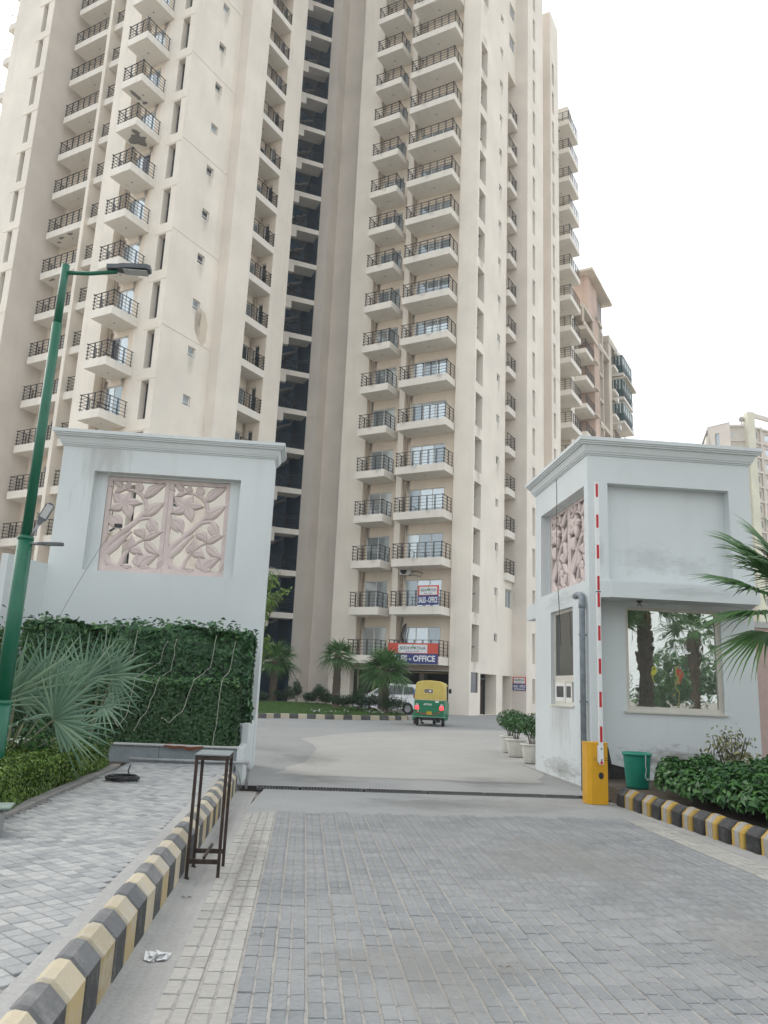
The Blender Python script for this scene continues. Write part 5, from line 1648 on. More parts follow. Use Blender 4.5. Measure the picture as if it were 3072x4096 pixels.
# ------------------------------------------------------------------ lawn with palms and bushes inside the gate
GRASS = leafmat('lawn_grass', [(.035, .085, .015), (.055, .12, .02), (.085, .16, .03)], .7, .1)
lawn_edge = [(-7, 31.5), (-1.88, 33.85), (-1.0, 34.6), (.13, 35.05), (1.3, 35.25), (2.5, 35.85), (3.8, 36.6), (4.75, 37.4), (4.9, 38.4), (4.0, 40.5), (2.0, 44.0), (.3, 47.5), (-1.5, 49.0), (-7, 47.0)]
def lz(y): return .24 + max(0, min(.28, (y-34)*.022))
lx_, ly_ = -1.0, 40.5
mb = MB()
n = len(lawn_edge)
vs = [(lx_, ly_, lz(ly_)+.05)]
for f in (1.0, .6): vs += [(lx_+(x-lx_)*f, ly_+(y-ly_)*f, lz(ly_+(y-ly_)*f)+(.0 if f == 1 else .04)) for x, y in lawn_edge]
fs = [(1+i, 1+(i+1) % n, 1+n+(i+1) % n, 1+n+i) for i in range(n)] + [(1+n+i, 1+n+(i+1) % n, 0) for i in range(n)]
mb.add(vs, fs)
lawn = tag(mb.build('lawn', simple('lawn_soil', (.04, .075, .02), .95)), kind='structure')
r_ = np.random.default_rng(8)
G_ = []
poly = np.array(lawn_edge)
while len(G_) < 26000:
    x, y = r_.uniform(-5, 4.9), r_.uniform(33.5, 46)
    ins = False; j = len(poly)-1
    for i in range(len(poly)):
        if (poly[i][1] > y) != (poly[j][1] > y) and x < (poly[j][0]-poly[i][0])*(y-poly[i][1])/(poly[j][1]-poly[i][1])+poly[i][0]: ins = not ins
        j = i
    if ins: G_.append((x, y, lz(y)+.05))
V, Q = leaf_arrays(np.array(G_), np.tile((0, -.8, .6), (len(G_), 1)), .09, .35, -.6, .8, .1, 81)
tag(link('grass', np_mesh('grass', V, Q, GRASS)), 'short green lawn grass behind the painted kerb', 'grass', kind='stuff')
kl2 = thing('kerb', 'cream and black block kerb bounding the lawn', 'kerb', (0, 0, 0))
km_a = MB().box(-.21, .21, -.09, .09, -.1, .19, None, .02).mesh('kerb_block', KYELW); km_b = MB().box(-.21, .21, -.09, .09, -.1, .19, None, .02).mesh('kerb_block', KBLACK)
ke = lawn_edge[:9]
i = 0
for (p, q) in zip(ke, ke[1:]):
    d = Vector(q)-Vector(p); Ln = d.length; m_ = max(1, round(Ln/.43))
    for j in range(m_):
        c = Vector(p)+d*((j+.5)/m_)
        if c.x < -3.5: continue
        o = link('kerb_block', km_a if i % 2 else km_b, kl2, (c.x, c.y-.02, gz(c.y)), math.atan2(d.y, d.x)); o.scale = (Ln/m_/.43, 1, 1)
        i += 1
palm('palm_tree', 'slim fan palm on the lawn near the grey wall, left of the white car', (1.62, 42.0, .33), 2.75, .20, .15, 17, .92, 11, .42)
palm('palm_tree', 'stout fan palm with rough trunk standing in front of the white car', (3.72, 38.0, .28), 2.0, .24, .20, 22, 1.15, 12, .50)
palm('palm_tree', 'fan palm half hidden by the right edge of the white gate wall', (-1.85, 47.0, .45), 2.3, .22, .18, 18, 1.25, 13, .55)
BS = [(.75, 44.0, .45, .5, .5, 1.0, 'upright dark conifer-like bush behind the slim palm'), (2.66, 40.0, .5, .6, .5, .95, 'dark bush between the two lawn palms with a raised top'), (2.1, 39.6, .6, .7, .5, .7, 'low dark bush right of the slim palm'),
      (3.1, 39.4, .5, .7, .5, .85, 'dark bush hiding the bonnet of the white car'), (4.22, 37.9, .27, .75, .5, .85, 'rounded green bush beside the stout palm trunk'), (-.48, 45.8, .45, .4, .4, 1.05, 'narrow upright bush on the lawn before the stairwell'),
      (-1.1, 46.2, .45, .6, .4, .6, 'low bush beneath the stairwell tower'), (-2.3, 45.6, .45, .5, .4, .6, 'low bush at the foot of the half-hidden palm'), (1.25, 44.3, .45, .5, .4, .6, 'low round bush by the grey tower wall'), (.2, 45.2, .45, .55, .4, .6, 'low dark bush between lawn and stairwell tower')]
for i, (x, y, z, rx, ry, h, lab) in enumerate(BS):
    bush('lawn_bush', lab, 'bush', (x, y, lz(y)-.02), rx*1.1, ry, h*1.12, 1500, .085, LEAF_BUSH, 90+i, 4, .5, 'bushes on the lawn')
# tiny white-flowered edging along the kerb
FLW = simple('white_petal', (.62, .62, .60), .6)
for i, x in enumerate((.55, 1.2, 1.95, 3.0, 3.45, 4.25)):
    y = np.interp(x, [p[0] for p in lawn_edge[:8]], [p[1] for p in lawn_edge[:8]])+.3
    t = bush('flowering_plant', 'small white-flowered plant along the lawn kerb', 'plant', (x, y, lz(y)), .16, .14, .26, 90, .07, LEAF_MID, 120+i, 3, .5, 'white flowering plants along the lawn kerb')
    P = np.random.default_rng(i).normal(0, .09, (14, 3)); P[:, 2] = .16+np.abs(P[:, 2])*.7
    V, Q = leaf_arrays(P, np.tile((0, -.5, 1.0), (14, 1)), .06, .9, 0, .5, .1, i)
    link('flower', np_mesh('flower', V, Q, FLW), t)

# bamboo-like tree just behind the gate wall
bt = thing('bamboo_plant', 'bright green bamboo leaning out from behind the white gate wall', 'bamboo', (-1.55, 20.0, .03))
mb = MB(); P = []; N = []
CAN = simple('bamboo_cane', (.30, .29, .07), .5)
for i, (tx, tz, ty) in enumerate(((.98, 3.85, 0), (.55, 4.2, .2), (.2, 4.9, -.2), (-.1, 5.0, .3), (.35, 3.4, -.3), (-.3, 4.2, 0), (.1, 2.9, .2), (.45, 2.5, 0))):
    pts = []
    for k in range(9):
        f = k/8
        pts.append((tx*f**1.8, ty*f, tz*math.sin(f*1.45)/math.sin(1.45)))
    mb.tube(pts, [.018*(1-.85*k/8) for k in range(9)], 5)
    for k in range(2, 9):
        for j in range(60 if i else 22):
            s = rng.random(); q = Vector(pts[k-1]).lerp(Vector(pts[k]), s)
            sp = .22 if i else .10
            P.append((q.x+rng.uniform(-sp, sp), q.y+rng.uniform(-sp, sp), q.z+rng.uniform(-sp, sp))); N.append((rng.uniform(-.4, .4), -.7, .5))
mb.build('cane', CAN, bt)
V, Q = leaf_arrays(np.array(P), np.array(N), .20, .26, .5, .9, .08, 131)
tag(link('leaves', np_mesh('leaves', V, Q, LEAF_BAM), bt), kind='stuff')

# palm whose fronds reach in beside the guard house
palm('palm_tree', 'fan palm whose green fronds overhang the guard house window', (7.0, 10.3, .17), 2.7, .17, .14, 5, 1.05, 14, .5, None,
     [(3.02, .66, .80, 1.1), (3.1, .24, .85, .98), (3.22, -.14, .85, 1.0), (3.0, -.48, .75, 1.0), (2.7, .95, .7, 1.05), (3.45, .45, .7, 1.0)], .7, 1.35, .12, 1.15, 25, 3.0)

# potted plants along the guard house flank
POTW = simple('white_pot', (.66, .64, .58), .5, var=.08)
for i, (x, y, lab) in enumerate(((5.22, 18.15, 'white plastic pot with a leafy shrub, first beside the guard house'), (5.26, 19.7, 'white plastic pot with a leafy shrub, second beside the guard house'), (5.42, 20.9, 'white plastic pot with a leafy shrub, farthest behind the guard house'))):
    t = thing('potted_shrub', lab, 'potted plant', (x, y, gz(y)), 0, 'white pots beside the guard house')
    mb = MB(); mb.smooth = True
    mb.lathe([(0, .01), (.17, .01), (.19, .03), (.235, .36), (.24, .385), (.27, .39), (.275, .43), (.25, .435), (.235, .40), (0, .38)], (0, 0, 0), 24)
    mb.build('pot', POTW, t)
    r_ = np.random.default_rng(140+i); n = 900
    d = r_.normal(0, 1, (n, 3)); d /= np.linalg.norm(d, axis=1, keepdims=True)
    P = d*(1-r_.random(n)**2*.6)[:, None]*np.array([.36, .36, .27]) + np.array([0, 0, .83])
    V, Q = leaf_arrays(P, d+np.array([0, 0, .3]), .068, .5, .2, .9, .12, 150+i)
    tag(link('leaves', np_mesh('leaves', V, Q, LEAF_MID), t), kind='stuff')
    mb = MB()
    for k in range(9):
        a = rng.uniform(0, 6.28); mb.tube([(.04*math.cos(a), .04*math.sin(a), .37), (.10*math.cos(a), .10*math.sin(a), .6), (.24*math.cos(a), .24*math.sin(a), .85)], [.012, .009, .005], 5)
    mb.build('stem', WOOD, t)
# ------------------------------------------------------------------ lettering
def text_mesh(s, w, h, m, extr=.003, bold=0.0, fit=True):
    cu = bpy.data.curves.new('lettering', 'FONT')
    cu.body = s; cu.size = 1.0; cu.extrude = extr; cu.offset = bold
    cu.align_x = 'CENTER'; cu.align_y = 'CENTER'
    cu.resolution_u = 3
    o = bpy.data.objects.new('lettering', cu); col.objects.link(o)
    dg = bpy.context.evaluated_depsgraph_get(); dg.update()
    me = bpy.data.meshes.new_from_object(o.evaluated_get(dg))
    bpy.data.objects.remove(o); bpy.data.curves.remove(cu)
    co = np.empty(len(me.vertices)*3, np.float32); me.vertices.foreach_get('co', co); co = co.reshape(-1, 3)
    lo, hi = co.min(0), co.max(0)
    c = (lo+hi)/2
    co[:, 0] = (co[:, 0]-c[0])*w/(hi[0]-lo[0]); co[:, 1] = (co[:, 1]-c[1])*h/(hi[1]-lo[1])
    out = np.stack([co[:, 0], -co[:, 2], co[:, 1]], 1)      # upright, facing -y
    me.vertices.foreach_set('co', out.ravel()); me.update()
    me.materials.clear(); me.materials.append(m)
    me.name = 'lettering'
    return me

SRED = simple('sign_red', (.62, .09, .06), .5, var=.06); SBLUE = simple('sign_blue', (.03, .05, .20), .5, var=.06); SWHITE = simple('sign_white', (.75, .76, .77), .5, var=.03)
SGREEN = simple('sign_green', (.10, .33, .10), .5); SNAVY = simple('sign_dark_text', (.03, .06, .07), .5)

def sign(label, parent_frame, x0, x1, z0, z1, y, arrow=False):
    """advert board facing local -y of the tower frame"""
    w, h = x1-x0, z1-z0
    M = Matrix.Translation(TO) @ Matrix.Rotation(TA, 4, 'Z')
    p = M @ Vector(((x0+x1)/2, y, z0))
    t = thing('sign_board', label, 'sign', tuple(p), TA, 'sales office boards')
    zb = h*.49
    MB().box(-w/2, w/2, 0, .03, 0, h).build('board', SRED, t)
    MB().box(-w/2, w/2, -.004, -.0005, 0, zb).build('blue_field', SBLUE, t)
    wp = w*.58 if w > 2 else w*.84
    MB().box(-wp/2, wp/2, -.006, -.0008, zb+h*.03, h*.93).build('white_panel', SWHITE, t)
    zt = zb+h*.03; hp = h*.90-zb
    a = wp*.9
    for s, xc, ww in (('SIDH', -a*.27, a*.44), ('RTHA', a*.285, a*.43)):
        link('lettering', text_mesh(s, ww, hp*.36, SNAVY, .002, .01), t, (xc, -.009, zt+hp*.58))
    mb = MB()
    xc, zc, q = a*.015, zt+hp*.42, hp*.2
    for dx, dz in ((0, q*1.9), (-q*.55, q*.9), (q*.55, q*.9), (0, q*.5)):
        mb.add([(xc+dx, -.010, zc+dz-q*.7+q*.3), (xc+dx+q*.42, -.010, zc+dz+q*.3-q*.1), (xc+dx, -.010, zc+dz+q*.95), (xc+dx-q*.42, -.010, zc+dz+q*.3-q*.1)], [(0, 1, 2, 3)])
    mb.build('leaf_emblem', SGREEN, t)
    link('lettering', text_mesh('BUILD HOME', a*.5, hp*.14, SNAVY, .002), t, (0, -.009, zt+hp*.17))
    zz = zb*.52 if not arrow else zb*.62
    link('lettering', text_mesh('SALES - OFFICE', w*.90, zb*(.62 if not arrow else .42), SWHITE, .002, .035), t, (0, -.008, zz))
    if arrow:
        mb = MB(); zc = zb*.2; hh = zb*.07
        mb.add([(-w*.42, -.008, zc), (-w*.32, -.008, zc-hh*2), (-w*.32, -.008, zc-hh), (w*.42, -.008, zc-hh), (w*.42, -.008, zc+hh), (-w*.32, -.008, zc+hh), (-w*.32, -.008, zc+hh*2)], [tuple(range(7))])
        mb.build('arrow', SWHITE, t)
    return t
sign('red and blue sales office board on an upper balcony railing', T, -2.97, -1.54, 6.66, 7.87, -1.41)
sign('long red and blue sales office banner along the lowest balcony, behind a palm', T, -4.92, -1.48, 3.08, 4.32, -1.42)
sign('small sales office board with a white arrow on the taupe wall', T, .10, 1.03, 1.78, 2.68, 7.44, True)

# outdoor unit of an air conditioner on the tower wall
def in_tower(x, y, z): return tuple((Matrix.Translation(TO) @ Matrix.Rotation(TA, 4, 'Z')) @ Vector((x, y, z)))
ac = thing('air_conditioner', 'white air conditioner outdoor unit hung under a tower balcony', 'air conditioner', in_tower(-4.72, .25, 8.82), TA)
MB().box(-.40, .40, -.16, .16, 0, .56, None, .03).build('casing', FRAMEW, ac)
mb = MB(); mb.lathe([(.0, 0), (.20, 0), (.22, .02), (.24, .02), (.24, 0)], (0, 0, 0), 20, Matrix.Translation((-.1, -.165, .28)) @ Matrix.Rotation(math.pi/2, 4, 'X')); mb.build('fan_grille', RAILB, ac)
mb = MB(); mb.bar((-.3, .16, -.02), (-.3, -.16, -.02), .04); mb.bar((.3, .16, -.02), (.3, -.16, -.02), .04); mb.build('bracket', RAILB, ac)
mb = MB(); mb.tube([(.4, 0, .2), (.7, .1, .25), (1.2, .12, .1), (1.0, .12, -.1), (.4, .1, .02)], .018, 5); mb.build('hose', RAILB, ac)
mb = MB(); mb.tube([(-4.75, .3, 4.2), (-4.9, .25, 4.9), (-4.78, .28, 5.4), (-4.6, .3, 5.65)], .05, 6); mb.tube([(-4.7, .3, 4.2), (-4.75, .2, 4.9), (-4.6, .25, 5.5)], .035, 6)
o = mb.build('cable_bundle', RAILB, T)
# brown drum lying at the tower foot
mb = MB(); mb.smooth = True
mb.tube([(0, 0, 0), (.1, 0, 0), (.85, 0, 0), (.95, 0, 0)], [.15, .19, .19, .15], 14)
p = in_tower(1.6, 8.4, .35)
o = mb.build('brown_drum', simple('rusty_brown', (.17, .07, .035), .7, var=.3), None, p, TA+1.1); tag(o, 'rusty brown cylinder lying on its side at the tower foot', 'drum')

# ------------------------------------------------------------------ lamp post
LPG = simple('green_post_paint', (.005, .115, .062), .35, var=.1, scale=3)
LPD = simple('lamp_grey', (.10, .11, .12), .5); LENS = glassmat('lamp_lens', (.45, .46, .45), .25, .5)
lp = thing('street_lamp', 'tall green lamp post with an arm lamp and two small flood lamps', 'street lamp', (-3.22, 9.0, .28), 0)
mb = MB(); mb.smooth = True
mb.tube([(0, 0, -.1), (0, 0, .95)], .098, 20); mb.tube([(0, 0, .95), (.0, 0, 2.76)], .083, 20); mb.tube([(0, 0, 2.76), (.005, 0, 5.35)], .056, 20); mb.tube([(.005, 0, 5.35), (.008, 0, 6.12)], .046, 20)
mb.build('post', LPG, lp)
mb = MB(); mb.smooth = True
for z, r in ((.95, .101), (2.74, .088)): mb.lathe([(r-.03, z-.03), (r, z-.02), (r, z+.01), (r-.035, z+.03)], (0, 0, 0), 20)
mb.build('collar', LPG, lp)
mb = MB(); mb.smooth = True; mb.tube([(.02, 0, 6.02), (.30, 0, 6.035), (.62, 0, 6.09)], .026, 10); mb.build('arm', LPG, lp)
hd = MB(); hd.prism([(.50, -.05), (.62, -.06), (.70, -.085), (.98, -.085), (1.02, -.05), (1.02, .05), (.98, .085), (.70, .085), (.62, .06), (.50, .05)], -.02, .035, 'z', Matrix.Translation((0, 0, 6.10)) @ Matrix.Rotation(-.05, 4, 'Y'))
hd.box(.60, .72, -.05, .05, 6.13, 6.17); head = hd.build('lamp_head', LPD, lp)
MB().box(.70, .985, -.07, .07, 6.098, 6.104, Matrix.Rotation(0, 4, 'Z')).build('lens', LENS, head)
for (ang_, off_, el) in ((.4, (.06, -.03, 2.75), 1.15), (0.0, (.07, -.02, 2.68), .03)):
    M = Matrix.Translation(off_) @ Matrix.Rotation(-el, 4, 'Y')
    mb = MB(); mb.smooth = True
    mb.tube([tuple(M @ Vector((0, 0, 0))), tuple(M @ Vector((.16 if el > .5 else .08, 0, 0)))], .018, 8)
    mb.build('bracket', STEELG, lp)
    st = .16 if el > .5 else .08
    mb = MB(); R_ = Matrix.Rotation(-1.35 if el > .5 else 0, 4, 'X')
    mb.prism([(st, -.02), (st+.05, -.03), (st+.07, -.048), (st+.25, -.048), (st+.275, -.02), (st+.275, .02), (st+.25, .048), (st+.07, .048), (st+.05, .03), (st, .02)], -.014, .014, 'z', M @ R_)
    h2 = mb.build('flood_lamp', LPD, lp)
    mb = MB(); mb.box(st+.09, st+.255, -.036, .036, -.018, -.0145, M @ R_); mb.build('lens', LENS, h2)

# ------------------------------------------------------------------ barrier
YELP = simple('barrier_yellow', (.64, .33, .01), .4, var=.06); WHP = simple('barrier_white', (.74, .75, .74), .4, var=.03); REDP = simple('barrier_red', (.50, .012, .02), .4)
br = thing('boom_barrier', 'yellow barrier cabinet with its red and white boom raised upright', 'barrier', (4.43, 12.03, 0))
mb = MB(); mb.prism([(-.15, -.07), (-.10, -.125), (.15, -.125), (.15, .14), (-.15, .14)], 0, .865); c_ = mb.build('cabinet', YELP, br)
MB().prism([(-.155, -.072), (-.102, -.13), (.155, -.13), (.155, .145), (-.155, .145)], .866, .885).build('lid', YELP, br)
mb = MB(); mb.lathe([(0, 0), (.038, 0), (.038, .006), (0, .006)], (0, 0, 0), 16, Matrix.Translation((.045, -.127, .41)) @ Matrix.Rotation(math.pi/2, 4, 'X') @ Matrix.Scale(1.3, 4, (0, 1, 0))); mb.build('handle', RAILB, c_)
mb = MB()
for sx in (-.06, -.03, .115, .14):
    for sz in (.63, .66): mb.box(sx-.006, sx+.006, -.129, -.1255, sz-.006, sz+.006)
mb.build('bolt', RAILB, c_)
mb = MB(); mb.box(-.01, .075, -.165, -.127, .60, .85, None, .006); mb.build('boom_clamp', WHP, br)
mb = MB(); mb.box(.00, .062, -.195, -.166, .575, 4.93); boom = mb.build('boom', WHP, br)
for (a, c) in ((4.9, 4.68), (4.39, 4.178), (3.899, 3.679), (3.403, 3.179), (3.144, 2.918), (2.63, 2.403), (2.127, 1.9), (1.632, 1.405), (1.124, .896), (.622, .58)):
    MB().box(.012, .05, -.1985, -.1955, c, a).build('red_band', REDP, boom)
MB().box(-.004, .066, -.2, -.164, 3.15, 3.165).build('joint', RAILB, boom)
mb = MB()
for z in (.64, .80): mb.lathe([(0, 0), (.012, 0), (.012, .006), (0, .006)], (0, 0, 0), 8, Matrix.Translation((.031, -.1965, z)) @ Matrix.Rotation(math.pi/2, 4, 'X'))
mb.build('bolt', RAILB, boom)

# ------------------------------------------------------------------ small things by the gate
st = thing('iron_stand', 'tall narrow rusty iron frame stand in the gutter', 'stand', (-.735, 7.15, 0))
for (x, y) in ((-.125, -.21), (.125, -.21), (-.125, .21), (.125, .21)):
    mb = MB(); mb.box(x-.0125, x+.0125, y-.0125, y+.0125, -.012, .94); mb.box(x-.022, x+.022, y-.018, y+.018, -.03, -.011); mb.build('leg', IRON, st)
for z in (.115, .92):
    w = .018
    for q in ([(-.112, .112, -.2225, -.1975), (-.112, .112, .1975, .2225)] + ([(-.137, -.1125, -.1975, .1975), (.1125, .137, -.1975, .1975)] if z > .5 else [])):
        MB().box(*q, z-w, z+w*.9).build('rail', IRON, st)
mb = MB(); mb.box(-.14, .14, -.225, .225, .9405, .95); mb.build('top_plate', simple('grey_sheet', (.26, .29, .30), .4, .3), st)
mb = MB(); mb.bar((.0, -.2, .14), (.02, .2, .17), .02); mb.build('brace', IRON, st)

co = MB(); co.smooth = True
for k in range(7):
    rr_, zz = .15+.012*(k % 3), .012+.016*(k//2)
    co.tube([(rr_*1.15*math.cos(2*math.pi*i/28)+rng.uniform(-.006, .006), rr_*math.sin(2*math.pi*i/28)+rng.uniform(-.006, .006), zz+rng.uniform(-.003, .004)) for i in range(29)], .009, 5, False)
co.tube([(.05, .16, .05), (.02, .2, .10), (.04, .22, .17)], .01, 5)
o = co.build('cable_coil', RAILB, None, (-2.2, 10.55, .285)); tag(o, 'black cable coil lying on the footpath bricks', 'cable coil')
mb = MB(); mb.box(-.11, .11, -.14, .14, -.02, .19, None, .03)
t = thing('concrete_block', 'grey concrete block with a stone slab on the footpath edge', 'block', (-2.47, 6.95, .28), .2); mb.build('block', BANDC, t)
MB().box(-.17, .17, -.1, .2, .191, .21, None, .006).build('slab', simple('green_stone', (.16, .22, .19), .6), t)
mb = MB(); rp_ = random.Random(5)
for i in range(16):
    a = rp_.uniform(0, 6.28); c = Vector((rp_.uniform(-.045, .045), rp_.uniform(-.02, .02), .016)); s = rp_.uniform(.016, .03)
    u = Vector((math.cos(a), math.sin(a), rp_.uniform(-.4, .6))).normalized()*s; v = Vector((-math.sin(a), math.cos(a), rp_.uniform(-.3, .6))).normalized()*s
    mb.add([c-u-v, c+u-v, c+u+v, c-u+v+Vector((0, 0, .012))], [(0, 1, 2, 3)])
o = mb.build('paper_scrap', simple('crumpled_paper', (.70, .70, .70), .8), None, (-.75, 5.06, -.028)); tag(o, 'crumpled white paper scrap in the gutter', 'litter')
# bits of dry leaf
DL = simple('dry_leaf', (.10, .075, .045), .9)
for i, (x, y, z, lab) in enumerate(((-.2, 5.45, .004, 'green-brown grass tuft on the cream setts'), (-.78, 6.4, -.025, 'dark dry leaf in the gutter before the iron stand'), (1.25, 4.9, .004, 'dark twig lying on the grey setts'), (-1.9, 9.7, .285, 'dry leaf on the footpath bricks'))):
    mb = MB()
    for k in range(5):
        a = rng.uniform(-.5, .5)+(3.14 if k % 2 else 0); l = rng.uniform(.03, .06)
        mb.add([(0, 0, 0), (math.cos(a)*l*.5, math.sin(a)*l*.5-.006, .008), (math.cos(a)*l, math.sin(a)*l, .003), (math.cos(a)*l*.5, math.sin(a)*l*.5+.006, .008)], [(0, 1, 2, 3)])
    o = mb.build('dry_leaf', DL if i else LEAF_BUSH, None, (x, y, z)); tag(o, lab, 'leaf litter')
# water pipe along the planter foot
GREYP = simple('grey_water_pipe', (.33, .34, .34), .5, var=.2)
mb = MB(); mb.smooth = True
mb.tube([(-2.62, 12.90, .33), (-1.0, 12.90, .325), (-.86, 12.90, .325), (-.81, 12.90, .30), (-.80, 12.90, .24), (-.815, 12.89, -.06)], .023, 10)
mb.tube([(-.85, 12.9, .325), (-.79, 12.9, .325)], .031, 10); mb.tube([(-.80, 12.9, .20), (-.80, 12.9, .31)], .031, 10)
mb.tube([(-1.02, 12.88, .31), (-.95, 12.87, .2), (-.88, 12.87, -.05)], .008, 6)
o = mb.build('water_pipe', GREYP); tag(o, 'grey water pipe along the planter foot bending down into the drain', 'pipe')
# brown cloth, stick and orange garland on the coping
mb = MB(); nn = 8
for i in range(nn):
    for j in range(3):
        def P_(a, c): return (-2.12+a*.075, 12.94-(.012 if c > 0 else -.12*(1-c)) , .565-(.05*c*(.85+.15*math.sin(a*1.3))*(1-abs(a-4.5)/9) if c > 0 else 0)+.004*math.sin(a*2.2))
        mb.quad(P_(i, j-1.0), P_(i+1, j-1.0), P_(i+1, j), P_(i, j))
o = mb.build('brown_cloth', simple('rust_brown_cloth', (.16, .055, .03), .95, var=.3)); tag(o, 'rust-brown cloth hanging over the planter coping', 'cloth')
mb = MB(); mb.smooth = True; mb.tube([(-1.75, 13.45, .575), (-1.4, 13.35, .60), (-1.05, 13.38, .605)], [.012, .018, .022], 8)
o = mb.build('wooden_stick', simple('brown_stick', (.13, .09, .06), .8)); tag(o, 'brown wooden stick lying on the lower planter step', 'stick')
mb = MB(); mb.smooth = True
for k in range(7): mb.lathe([(0, -.02), (.02, 0), (0, .02)], (-1.42+k*.025, 14.95, .89+.015*(k % 2)), 8)
o = mb.build('orange_flowers', simple('marigold', (.60, .14, .005), .7)); tag(o, 'small orange marigold heap on the upper planter step', 'flowers')
# green bucket
GRB = simple('green_bucket_plastic', (.004, .20, .135), .45, var=.1)
bk = thing('bucket', 'green plastic bucket with a white cord beside the shrub bed', 'bucket', (5.33, 12.6, .172))
mb = MB(); mb.smooth = True; mb.lathe([(0, .003), (.165, .003), (.175, .03), (.21, .48), (.213, .50), (.232, .505), (.235, .54), (.222, .545), (.205, .50), (.165, .03), (0, .02)], (0, 0, 0), 28); mb.build('tub', GRB, bk)
mb = MB(); mb.tube([(.225, 0, .50), (.25, .03, .40), (.235, .0, .36)], .006, 6); mb.build('handle', STEELG, bk)
mb = MB(); mb.tube([(.04, -.224, .54), (.05, -.226, .48), (.045, -.215, .38), (.06, -.21, .3), (.04, -.205, .2), (.08, -.2, .14), (.1, -.2, .17)], .007, 5); mb.build('cord', simple('white_cord', (.55, .57, .55), .8), bk)
# scorched corner behind the bucket
mb = MB()
mb.prism([(-.35, 0), (.32, 0), (.30, .22), (.15, .25), (.05, .6), (-.05, .62), (-.1, .35), (-.3, .28)], 0, .006, 'y')
o = None
mb = MB(); pts_ = [(5.09, .17), (5.75, .17), (5.7, .36), (5.42, .42), (5.36, .70), (5.27, .74), (5.24, .56), (5.1, .5)]
mb.add([(x, 13.894, z) for x, z in pts_], [tuple(range(8))]); Gh(mb.build('soot_stain', simple('soot', (.035, .033, .03), .95, var=.5, scale=9)))
# ------------------------------------------------------------------ auto rickshaw
AGRN = simple('auto_green_paint', (.006, .16, .07), .35, var=.08); AYEL = simple('auto_canopy_yellow', (.52, .40, .10), .6, var=.10, scale=4); AYELB = simple('auto_trim_yellow', (.62, .52, .14), .5)
TYRE = simple('tyre_rubber', (.02, .02, .021), .8); CHAS = simple('chassis_black', (.02, .021, .022), .7)
TLRED = simple('brake_light_lit', (.60, .01, .01), .3, emis=(1.0, .04, .05), estr=1.6); LENSW = simple('clear_lens', (.42, .40, .38), .3)
au = thing('auto_rickshaw', 'green and yellow three-wheeled auto rickshaw seen from behind, brake lights lit', 'auto rickshaw', (5.06, 32.45, gz(32.4)), math.radians(-15))
def aprof(hw, z): return hw
# lower body: rear tub with wheel cut-outs, then floor and front cowl
mb = MB()
secs = [(-.02, .575, .40, 1.02), (.0, .60, .37, 1.04), (.10, .63, .36, 1.05), (.95, .65, .36, 1.05)]
vs, fs = [], []
for (y, hw, z0, z1) in secs:
    vs += [(-hw, y, z1), (-hw, y, z0), (hw, y, z0), (hw, y, z1)]
for i in range(len(secs)-1):
    for k in range(4):
        a, c = i*4+k, i*4+(k+1) % 4
        fs.append((a, a+4, c+4, c))
fs.append((0, 1, 2, 3)); fs.append((15, 14, 13, 12))
mb.add(vs, fs)
mb.box(-.64, .64, .95, 1.75, .34, .46); mb.box(-.655, -.60, .95, 1.75, .46, .62); mb.box(.60, .655, .95, 1.75, .46, .60)
mb.prism([(1.75, .34), (2.25, .40), (2.55, .62), (2.45, 1.02), (2.30, 1.05), (1.75, .46)], -.50, .50, 'x')
body = mb.build('body', AGRN, au)
mb = MB()
for z in (.42, .90): mb.box(-.58, .58, -.028, -.018, z, z+.02)
mb.box(-.40, .40, -.034, -.019, .80, .92, None, .01); mb.box(-.30, .30, -.04, -.019, .52, .72, None, .02); mb.box(-.44, -.33, -.034, -.019, .50, .68); mb.box(.33, .44, -.034, -.019, .50, .68)
mb.build('pressing', AGRN, body)
# canopy
mb = MB(); mb.smooth = True
ring = [(-.62, 1.03), (-.625, 1.30), (-.60, 1.62), (-.54, 1.74), (-.36, 1.80), (0, 1.825), (.36, 1.80), (.54, 1.74), (.60, 1.62), (.625, 1.30), (.62, 1.03)]
sec2 = [(.0, .94, -.03), (.045, .985, -.01), (.16, 1.0, 0), (.85, 1.0, .0)]
vs, fs = [], []
for (y, s, dz) in sec2:
    vs += [(x*s, y + (.06*max(0, (z-1.3)) if y < .1 else 0), z + (dz if z > 1.1 else 0)) for x, z in ring]
n = len(ring)
for i in range(len(sec2)-1):
    for k in range(n-1):
        fs.append((i*n+k, i*n+k+1, (i+1)*n+k+1, (i+1)*n+k))
mb.add(vs, fs)
mb.smooth = False
mb.add(vs[:n], [tuple(range(n-1, -1, -1))])
mb.smooth = True
ring_f = ring[2:9]
vs = [(x, .85, z) for x, z in ring_f]+[(x*.97, 1.95, z-.04) for x, z in ring_f]
mb.add(vs, [(k, k+1, k+8, k+7) for k in range(6)])
can = mb.build('canopy', AYEL, au)
mb = MB(); mb.box(-.615, .615, -.012, .02, 1.025, 1.06); mb.build('hem', simple('canopy_hem', (.55, .40, .28), .6), can)
def rrect(x0, x1, z0, z1, r, n=4):
    out = []
    for cx_, cz_, a0 in ((x1-r, z0+r, -math.pi/2), (x1-r, z1-r, 0), (x0+r, z1-r, math.pi/2), (x0+r, z0+r, math.pi)):
        for k in range(n+1): out.append((cx_+r*math.cos(a0+k*math.pi/2/n), cz_+r*math.sin(a0+k*math.pi/2/n)))
    return out
M_ = Matrix(((1, 0, 0, 0), (0, 1, 0, 0), (0, 0, 1, 0), (0, 0, 0, 1)))
